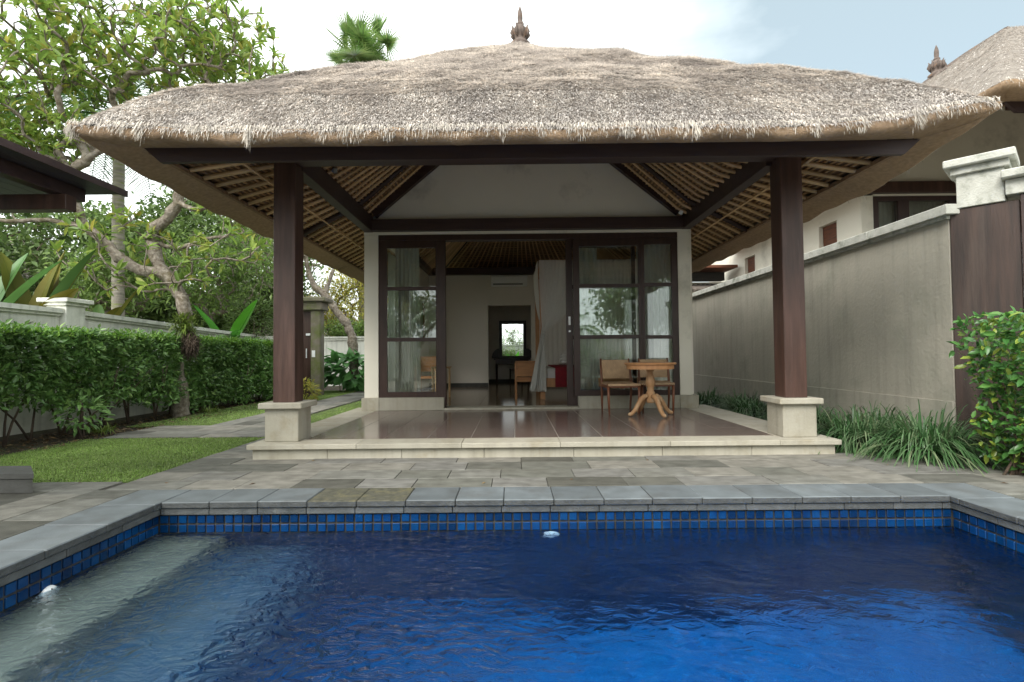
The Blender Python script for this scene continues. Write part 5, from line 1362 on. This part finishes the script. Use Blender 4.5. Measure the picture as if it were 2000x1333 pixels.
# second frangipani behind the column
f2 = thing('frangipani_tree', 'leaning frangipani with bare pale limbs behind the gateway', 'tree', (0, 0, 0))
sk = [([(-4.95, 16, -.05), (-4.92, 16, .6), (-4.92, 16, 1.2), (-4.98, 16, 1.7), (-5.15, 16, 2.05), (-5.5, 16, 2.5), (-5.8, 16, 2.95), (-6.1, 16, 3.15)], [.17, .15, .145, .13, .13, .12, .11, .10]),
      ([(-5.8, 16, 2.95), (-5.7, 16, 3.3), (-5.55, 16, 3.7)], [.08, .06, .05]), ([(-6.1, 16, 3.15), (-6.3, 16, 3.6), (-6.4, 16, 4.1), (-6.5, 16, 4.6)], [.09, .07, .06, .05])]
_, tp, td = wood_tree(f2, sk, ell((-6.3, 16, 4.9), (1.5, 1.2, 1.1), 70, 41, .2), M['bark'], tipr=.013, seg=.25, seed=41)
P, D, N, Ln, Wd = whorls(tp, td, 7, .16, .28, .34, seed=42); foliage(f2, P, D, N, Ln, Wd, M['leaf_frangi'], 'leaf', 0)

# palms
def feather_palm(x, y, h, r, nfr, L_, label, seed, leafm='leaf_palm', group=None, az0=None):
    t = thing('palm_tree', label, 'palm tree', (x, y, -.05), group=group); rd = random.Random(seed)
    MB().tube([(0, 0, 0), (.02, 0, h * .3), (-.02, .02, h * .65), (0, 0, h)], [r * 1.25, r, r * .95, r * .85], 12).build('trunk', M['palmbark'], t, smooth=True)
    for i in range(nfr):
        a = rd.uniform(0, 2 * PI) if az0 is None else az0[i % len(az0)] + rd.uniform(-.15, .15); el_ = rd.uniform(.0, 1.1); pts = []; p = Vector((0, 0, h)); d = Vector((math.cos(a) * math.cos(el_), math.sin(a) * math.cos(el_), math.sin(el_)))
        for q in range(13):
            pts.append(p.copy()); p = p + d * (L_ / 12); d = (d + Vector((0, 0, -.13 - .02 * q * .5))).normalized()
        fr = MB().tube(pts, [.022 * (1 - .06 * q) for q in range(13)], 5).build('frond', M['leaf_palm'], t)
        Pp = []; Dd = []; Nn = []; Ll = []
        for s_ in np.linspace(.12, .99, 42):
            f_ = s_ * 12; j = min(int(f_), 11); pos = pts[j].lerp(pts[j + 1], f_ - j); tn = (pts[j + 1] - pts[j]).normalized()
            sd_ = tn.cross(Vector((0, 0, 1))).normalized(); upv = sd_.cross(tn)
            for sg in (-1, 1):
                dd = (sd_ * sg + tn * .55 + upv * .12 + Vector((rd.gauss(0, .05), rd.gauss(0, .05), rd.gauss(0, .05)))).normalized()
                Pp.append(pos); Dd.append(dd); Nn.append(upv); Ll.append(L_ * .30 * math.sin(PI * min(1, .12 + s_ * .86)) ** .6 + .05)
        V, Fc = blades(np.array(Pp), np.array(Dd), None, np.array(Ll), np.full(len(Pp), .034), np.full(len(Pp), .45), 3)
        link('leaflets', newmesh('leaflets', V, Fc, M[leafm]), fr, kind='stuff')
    return t
feather_palm(-8.85, 11.6, 6.5, .125, 15, 2.9, 'slender palm with pale trunk and dark fronds behind the frangipani crown', 51)
def fan_palm(x, y, h, R_, nl, label, seed):
    t = thing('palm_tree', label, 'palm tree', (x, y, -.05)); rd = random.Random(seed)
    MB().tube([(0, 0, 0), (0, 0, h * .5), (0, 0, h)], [.28, .22, .2], 12).build('trunk', M['palmbark'], t, smooth=True)
    for i in range(nl):
        a = rd.uniform(0, 2 * PI); el_ = rd.uniform(-.35, 1.3); d = Vector((math.cos(a) * math.cos(el_), math.sin(a) * math.cos(el_), math.sin(el_)))
        c = Vector((0, 0, h)) + d * R_ * rd.uniform(.12, .8)
        st = MB().tube([(0, 0, h - .1), c], [.04, .025], 5).build('leaf_stalk', M['leaf_fan'], t)
        sd_ = d.cross(Vector((0, 0, 1))).normalized(); upv = sd_.cross(d).normalized(); Pp = []; Dd = []; Ll = []
        for q in range(34):
            an = -2.3 + 4.6 * q / 33; dd = (d * math.cos(an) + sd_ * math.sin(an) + upv * .10 * abs(math.sin(an))).normalized()
            Pp.append(c); Dd.append(dd); Ll.append(R_ * .58 * rd.uniform(.8, 1.15))
        V, Fc = blades(np.array(Pp), np.array(Dd), None, np.array(Ll), np.full(34, .075), np.full(34, .12), 3)
        link('fan_leaf', newmesh('fan_leaf', V, Fc, M['leaf_fan']), st)
    return t
fan_palm(-7.2, 25, 15.3, 2.1, 30, 'fan palm rising behind the left slope of the thatched roof', 52)

def paddle(x, y, z, leaves, label, m, cat='plant', name='banana_plant', group=None, spine=True):
    t = thing(name, label, cat, (x, y, z), group=group)
    for (a, el_, L_, W_, bend) in leaves:
        d = Vector((math.cos(a) * math.cos(el_), math.sin(a) * math.cos(el_), math.sin(el_))); p = Vector((0, 0, 0)); pts = []; n = 12
        for q in range(n + 1):
            pts.append(p.copy()); p = p + d * (L_ / n); d = (d + Vector((0, 0, -bend / n))).normalized()
        vs = []; fs = []
        for q in range(n + 1):
            s_ = q / n; tn = (pts[min(q + 1, n)] - pts[max(q - 1, 0)]).normalized(); sd_ = tn.cross(Vector((0, 0, 1))).normalized(); upv = sd_.cross(tn)
            w_ = W_ * (math.sin(PI * min(1, max(0, (s_ - .12) / .88)) ** .75) ** .7 if s_ > .12 else .04) * .5 + .012
            wv = 1 + .04 * math.sin(q * 2.2 + a)
            for h_ in (-1, -.5, 0, .5, 1): vs.append(pts[q] + sd_ * (w_ * h_ * wv) + upv * (abs(h_) * w_ * .32))
        for q in range(n):
            for h_ in range(4): fs.append([q * 5 + h_, q * 5 + h_ + 1, q * 5 + 6 + h_, q * 5 + 5 + h_])
        lf = MB().add(vs, fs).build('leaf', m, t, smooth=True)
        if spine: MB().tube(pts, [.014 * (1 - .07 * q) for q in range(n + 1)], 5).build('midrib', m, lf)
    return t
UP = PI / 2
paddle(-7.75, 8.35, 1.15, [(.3, 1.15, 1.9, .42, .25), (2.6, .9, 1.7, .36, 1.1), (3.4, .75, 1.6, .36, 1.4), (-.4, .95, 1.6, .34, .9), (1.6, 1.3, 1.6, .38, .4), (4.3, 1.0, 1.5, .36, 1.2), (5.4, .8, 1.4, .32, 1.3), (2.9, 1.25, 1.8, .36, .5), (.9, 1.35, 1.75, .4, .15)],
       'clump of huge bronze green paddle leaves behind the left wall pillar', M['leaf_bronze'], name='giant_leaf_plant')
paddle(-8.3, 7.9, 1.1, [(.5, 1.05, 1.9, .36, .4), (2.4, 1.0, 1.8, .36, .9), (-.7, .8, 1.7, .36, 1.2), (3.8, .9, 1.6, .36, 1.1), (1.4, 1.2, 1.9, .34, .4)], 'dark green paddle leaf plant at the far left edge behind the wall', M['leaf_palm'], name='giant_leaf_plant')
paddle(-8.2, 10.2, 1.0, [(.4, 1.2, 1.7, .26, .5), (2.2, 1.1, 1.6, .26, .9), (-.6, 1.0, 1.6, .26, 1.0), (4.0, 1.0, 1.5, .26, 1.0), (5.2, .9, 1.4, .26, 1.2)], 'bronze leaved plant behind the left wall to the left of the palm trunk', M['leaf_bronze'], name='giant_leaf_plant')
paddle(-7.25, 13.2, 1.15, [(PI + .15, 1.0, 1.5, .50, .12), (-.1, 1.05, 1.55, .50, .05), (PI - .1, .42, 1.5, .26, .3), (.3, .5, .9, .24, .9), (2.4, .7, 1.2, .28, .6), (4.4, .8, 1.0, .28, .6), (5.5, .8, 1.0, .28, .6)], 'bright green paddle leaf plant rising over the left garden wall', M['leaf_banana'])

# hedges
def hedge(label, y0, y1, xf, xb, z1, n, m, topm=None, ntop=0, seed=61, low=.42):
    t = thing('hedge', label, 'hedge', (0, 0, 0), group='clipped hedge along the left wall'); rg_ = np.random.default_rng(seed)
    x = rg_.uniform(xb, xf, n); y = rg_.uniform(y0, y1, n); v = rg_.random(n); k_ = rg_.random(n)
    x = np.where(k_ < .62, xf - np.abs(rg_.normal(0, .09, n)), x)
    floor_ = low + .28 * (vnoise(y * 1.9, x * 0, seed) - .4) + .16 * (vnoise(y * 5, x * 0, seed + 1) - .5)
    z = floor_ + (z1 - floor_) * (v ** .8); top = rg_.random(n) < .25; z = np.where(top, z1 - np.abs(rg_.normal(0, .04, n)), z)
    bulge = .10 * (vnoise(y * 2.6, z * 2.6, seed + 2) - .5) + .10 * (vnoise(y * 7, z * 7, seed + 3) - .5); x = x + np.where(x > xf - .25, bulge * 1.3, 0) - .12 * np.maximum(0, (z - z1 + .12) / .12)
    stray = rg_.random(n) < .012; z = np.where(stray, z1 + rg_.uniform(0, .10, n), z)
    P = np.stack([x, y, z], 1); D = unit(rg_.normal(0, .6, (n, 3)) + np.array([.5, 0, .25])); N = unit(rg_.normal(0, .45, (n, 3)) + np.array([.35, -.1, 1.0]))
    Ln = rg_.uniform(.06, .125, n); Wd = Ln * rg_.uniform(.38, .52, n)
    V, Fc = simple_leaves(P, D, N, Ln, Wd); link('foliage', newmesh('foliage', V, Fc, m), t, kind='stuff')
    if topm:
        n = ntop; P = np.stack([rg_.uniform(xb, xf + .03, n), rg_.uniform(y0, y1, n), z1 + rg_.normal(0, .035, n)], 1)
        V, Fc = simple_leaves(P, unit(rg_.normal(0, .6, (n, 3)) + np.array([.2, 0, .7])), unit(rg_.normal(0, .5, (n, 3)) + np.array([0, 0, 1.0])), rg_.uniform(.03, .07, n), rg_.uniform(.015, .03, n))
        link('young_foliage', newmesh('young_foliage', V, Fc, topm), t, kind='stuff')
    y = y0 + .1
    while y < y1:
        xs_ = (xf + xb) / 2 + random.uniform(-.15, .2); mb = MB()
        for q in range(random.choice((2, 3, 4))):
            a, b_ = random.gauss(0, .24), random.gauss(.02, .16)
            mb.tube([(xs_, y, -.05), (xs_ + b_ * .3, y + a * .35, .25), (xs_ + b_ * .8, y + a * .8, .5), (xs_ + b_, y + a * 1.3, .85)], [.016, .013, .010, .006], 6)
            mb.tube([(xs_ + b_ * .8, y + a * .8, .45), (xs_ + b_ * 1.4, y + a * 1.6 + random.gauss(0, .1), .9)], [.008, .004], 5)
        mb.build('stem', M['darkbark'], t, smooth=True); y += random.uniform(.28, .55)
    return t
hedge('clipped dark green hedge at the left, near part in front of the frangipani trunk', 2.6, 9.25, -5.86, -6.62, 1.36, 29000, M['leaf_hedge'], M['leaf_hedgetop'], 5000, 61, low=.30)
hedge('clipped hedge with yellow green top beyond the frangipani trunk', 9.5, 13.5, -5.92, -6.62, 1.36, 19000, M['leaf_hedge'], M['leaf_hedgetop'], 7000, 67, low=.06)

# small plants along the bed
def grassclump(x, y, r, h, n, label, name='lilyturf_clump', cat='grass clump', m='leaf_lily', group='lilyturf clumps below the right wall', w=(.011, .021), seed=1, spread=1.0, z=0):
    t = thing(name, label, cat, (x, y, z), group=group); rg_ = np.random.default_rng(seed)
    a = rg_.uniform(0, 2 * PI, n); rr = r * .45 * np.sqrt(rg_.random(n)); P = np.stack([np.cos(a) * rr, np.sin(a) * rr, np.zeros(n)], 1)
    a2 = a + rg_.normal(0, .5, n); el_ = rg_.uniform(.55, 1.5, n) ; D = np.stack([np.cos(a2) * np.cos(el_) * spread, np.sin(a2) * np.cos(el_) * spread, np.sin(el_)], 1)
    V, Fc = blades(P, unit(D), None, rg_.uniform(h * .75, h * 1.35, n), rg_.uniform(w[0], w[1], n), rg_.uniform(.5, 1.25, n), 6)
    link('blades', newmesh('blades', V, Fc, M[m]), t, kind='stuff'); return t
for i, (x, y, r, h, n, lb) in enumerate([
    (4.0, 5.12, .5, .86, 1000, 'largest lilyturf clump, in front of the wooden gate'),
    (3.66, 5.62, .48, .80, 900, 'lilyturf clump just right of the white column base'),
    (4.15, 6.05, .48, .80, 700, 'lilyturf clump against the wall behind the largest clump'),
    (3.75, 6.7, .45, .7, 600, 'lilyturf clump directly behind the right column base'),
    (3.95, 7.5, .45, .7, 600, 'lilyturf clump left of the right column, nearest to it'),
    (3.75, 8.4, .45, .7, 600, 'lilyturf clump beside the terrace edge left of the right column'),
    (4.0, 9.3, .45, .68, 450, 'lilyturf clump below the wall beside the house pillar'),
    (3.8, 10.3, .45, .68, 400, 'farthest lilyturf clump at the foot of the house pillar')]):
    grassclump(x, y, r, h, n, lb, seed=70 + i)
for i, (x, y, lb) in enumerate([(-5.55, 5.35, 'pale strappy plant at the foot of the hedge near the left edge'), (-5.75, 7.3, 'pale strappy plant at the foot of the hedge left of the path'), (-5.75, 9.9, 'strappy plant at the foot of the frangipani trunk')]):
    grassclump(x, y, .25, .26, 60, lb, name='strap_leaf_plant', cat='plant', m='leaf_fern', group='strappy plants along the hedge', seed=90 + i, w=(.012, .022))

def leafy(name, label, cat, c, r, n, m, L, ratio, key, seed, nobj, z0=0, group=None, stems=8):
    t = thing(name, label, cat, (0, 0, 0), group=group); rg_ = np.random.default_rng(seed)
    v = unit(rg_.normal(size=(n, 3))); P = np.array(c) + v * (rg_.uniform(.35, 1, n) ** .5)[:, None] * np.array(r); P[:, 2] = np.maximum(P[:, 2], z0 + .04)
    D = unit(v * np.array([1, 1, .4]) + rg_.normal(0, .35, (n, 3)) + np.array([0, 0, -.1])); N = unit(v * .5 + rg_.normal(0, .3, (n, 3)) + np.array([0, -.25, 1.0]))
    Ln = rg_.uniform(L[0], L[1], n); foliage(t, P, D, N, Ln, Ln * ratio, m, key, nobj)
    for i in range(stems):
        e = P[int(rg_.integers(n))]; MB().tube([(c[0] + rg_.normal(0, r[0] * .2), c[1] + rg_.normal(0, r[1] * .2), z0 - .03), tuple((np.array(c) + e) / 2 - np.array([0, 0, r[2] * .2])), tuple(e)], [.012, .010, .006], 6).build('stem', M['darkbark'], t, smooth=True)
    return t
leafy('taro_plant', 'mass of broad heart shaped leaves in front of the back wall', 'plant', (-4.7, 15.6, .62), (1.2, .5, .55), 260, M['leaf_taro'], (.26, .42), .62, 'heart', 101, 260)
leafy('bush', 'small yellow green bush at the foot of the gateway behind the left column', 'bush', (-4.93, 12.3, .22), (.32, .3, .27), 520, M['leaf_yellow'], (.07, .13), .3, 'leaf', 102, 150)
leafy('bush', 'low green bush in the left hedge bed beside the frangipani base', 'bush', (-5.7, 6.9, .3), (.25, .3, .22), 130, M['leaf_hedge'], (.09, .16), .36, 'leaf', 103, 60)
leafy('bush', 'feathery dark bush at the end of the left wall beside the gateway', 'bush', (-7.15, 14.3, 1.75), (.7, .5, 1.0), 1500, M['leaf_tree'], (.12, .22), .16, 'leaf', 104, 0)
# the shrub in the right foreground
sh_ = thing('shrub', 'glossy green shrub in the right foreground beside the gate', 'shrub', (0, 0, 0)); rg_ = np.random.default_rng(110)
n = 2900; a = rg_.random(n); zz = .02 + 1.28 * rg_.random(n)
left = np.interp(zz, [0, .12, .4, .62, .8, 1.1, 1.25, 1.35], [4.13, 4.05, 3.94, 3.99, 3.86, 3.79, 3.84, 3.93]) + .05 * (vnoise(zz * 7, zz * 0, 4) - .5)
xx = left + (rg_.random(n) ** 1.5) * (4.75 - left); yy = 4.22 + .32 * (rg_.random(n) - .5) * 2 + .12 * (xx - 3.8)
P = np.stack([xx, yy, zz + .03 * vnoise(xx * 9, yy * 9, 2)], 1)
D = unit(rg_.normal(0, .5, (n, 3)) + np.array([-.45, -.35, .15])); N = unit(rg_.normal(0, .35, (n, 3)) + np.array([-.2, -.5, .85]))
Ln = rg_.uniform(.055, .10, n); foliage(sh_, P, D, N, Ln, Ln * .52, M['leaf_shrub'], 'leaf', 300)
for i in range(16):
    x = 4.15 + rg_.normal(0, .12); e = P[int(rg_.integers(n))]
    MB().tube([(x, 4.3, -.03), ((x + e[0]) / 2 + .05, 4.28, e[2] * .5), tuple(e)], [.011, .009, .005], 6).build('stem', M['darkbark'], sh_, smooth=True)

# garden behind the pool (seen mirrored in the glass, the mirror and the water)
bk = thing('garden_wall', 'cream garden wall behind the near end of the pool, mirrored in the glass', 'wall', (0, 0, 0))
box('wall_panel', M['gwall'], bk, -7.0, 9, -6.7, -6.55, -.05, 1.75); box('cap', M['gwall'], bk, -7.0, 9, -6.78, -6.47, 1.752, 1.82)
feather_palm(2.2, -4.9, 1.9, .12, 15, 1.9, 'young palm behind the near end of the pool, mirrored in the right window', 120, 'leaf_bright')
feather_palm(-2.6, -5.2, 2.6, .12, 14, 2.0, 'palm behind the near end of the pool, mirrored in the left window', 121, 'leaf_palm')
FT('tree', 'leafy tree behind the near end of the pool at its right corner', 'tree', trunk(6.4, -8.5, 1.8, .15), ell((6.4, -8.5, 3.4), (2.6, 2, 1.6), 200, 122, .3), 'leaf_tree', 24, (.2, .34), .45, .35, 122)
FT('tree', 'leafy tree behind the near end of the pool at its left corner', 'tree', trunk(-6.5, -8.5, 1.8, .15), ell((-6.5, -8.5, 3.2), (2.6, 2, 1.5), 200, 123, .3), 'leaf_tree', 24, (.2, .34), .45, .35, 123)
paddle(.0, -4.9, -.02, [(i * 1.05, 1.0 + .2 * (i % 2), 1.5, .34, .5) for i in range(6)], 'bright paddle leaf plant mirrored in the dressing table mirror', M['leaf_banana'])
FT('hedge', 'leafy green hedge in front of the wall behind the pool, mirrored in the glass', 'hedge', trunk(0, -6.0, .5, .04), np.concatenate([ell((0, -6.0, .8), (5.5, .35, .8), 200, 124, .0), ell((0, -7.6, 2.1), (1.3, .5, 1.3), 60, 125, .0)]), 'leaf_bright', 40, (.08, .14), .45, .2, 124)
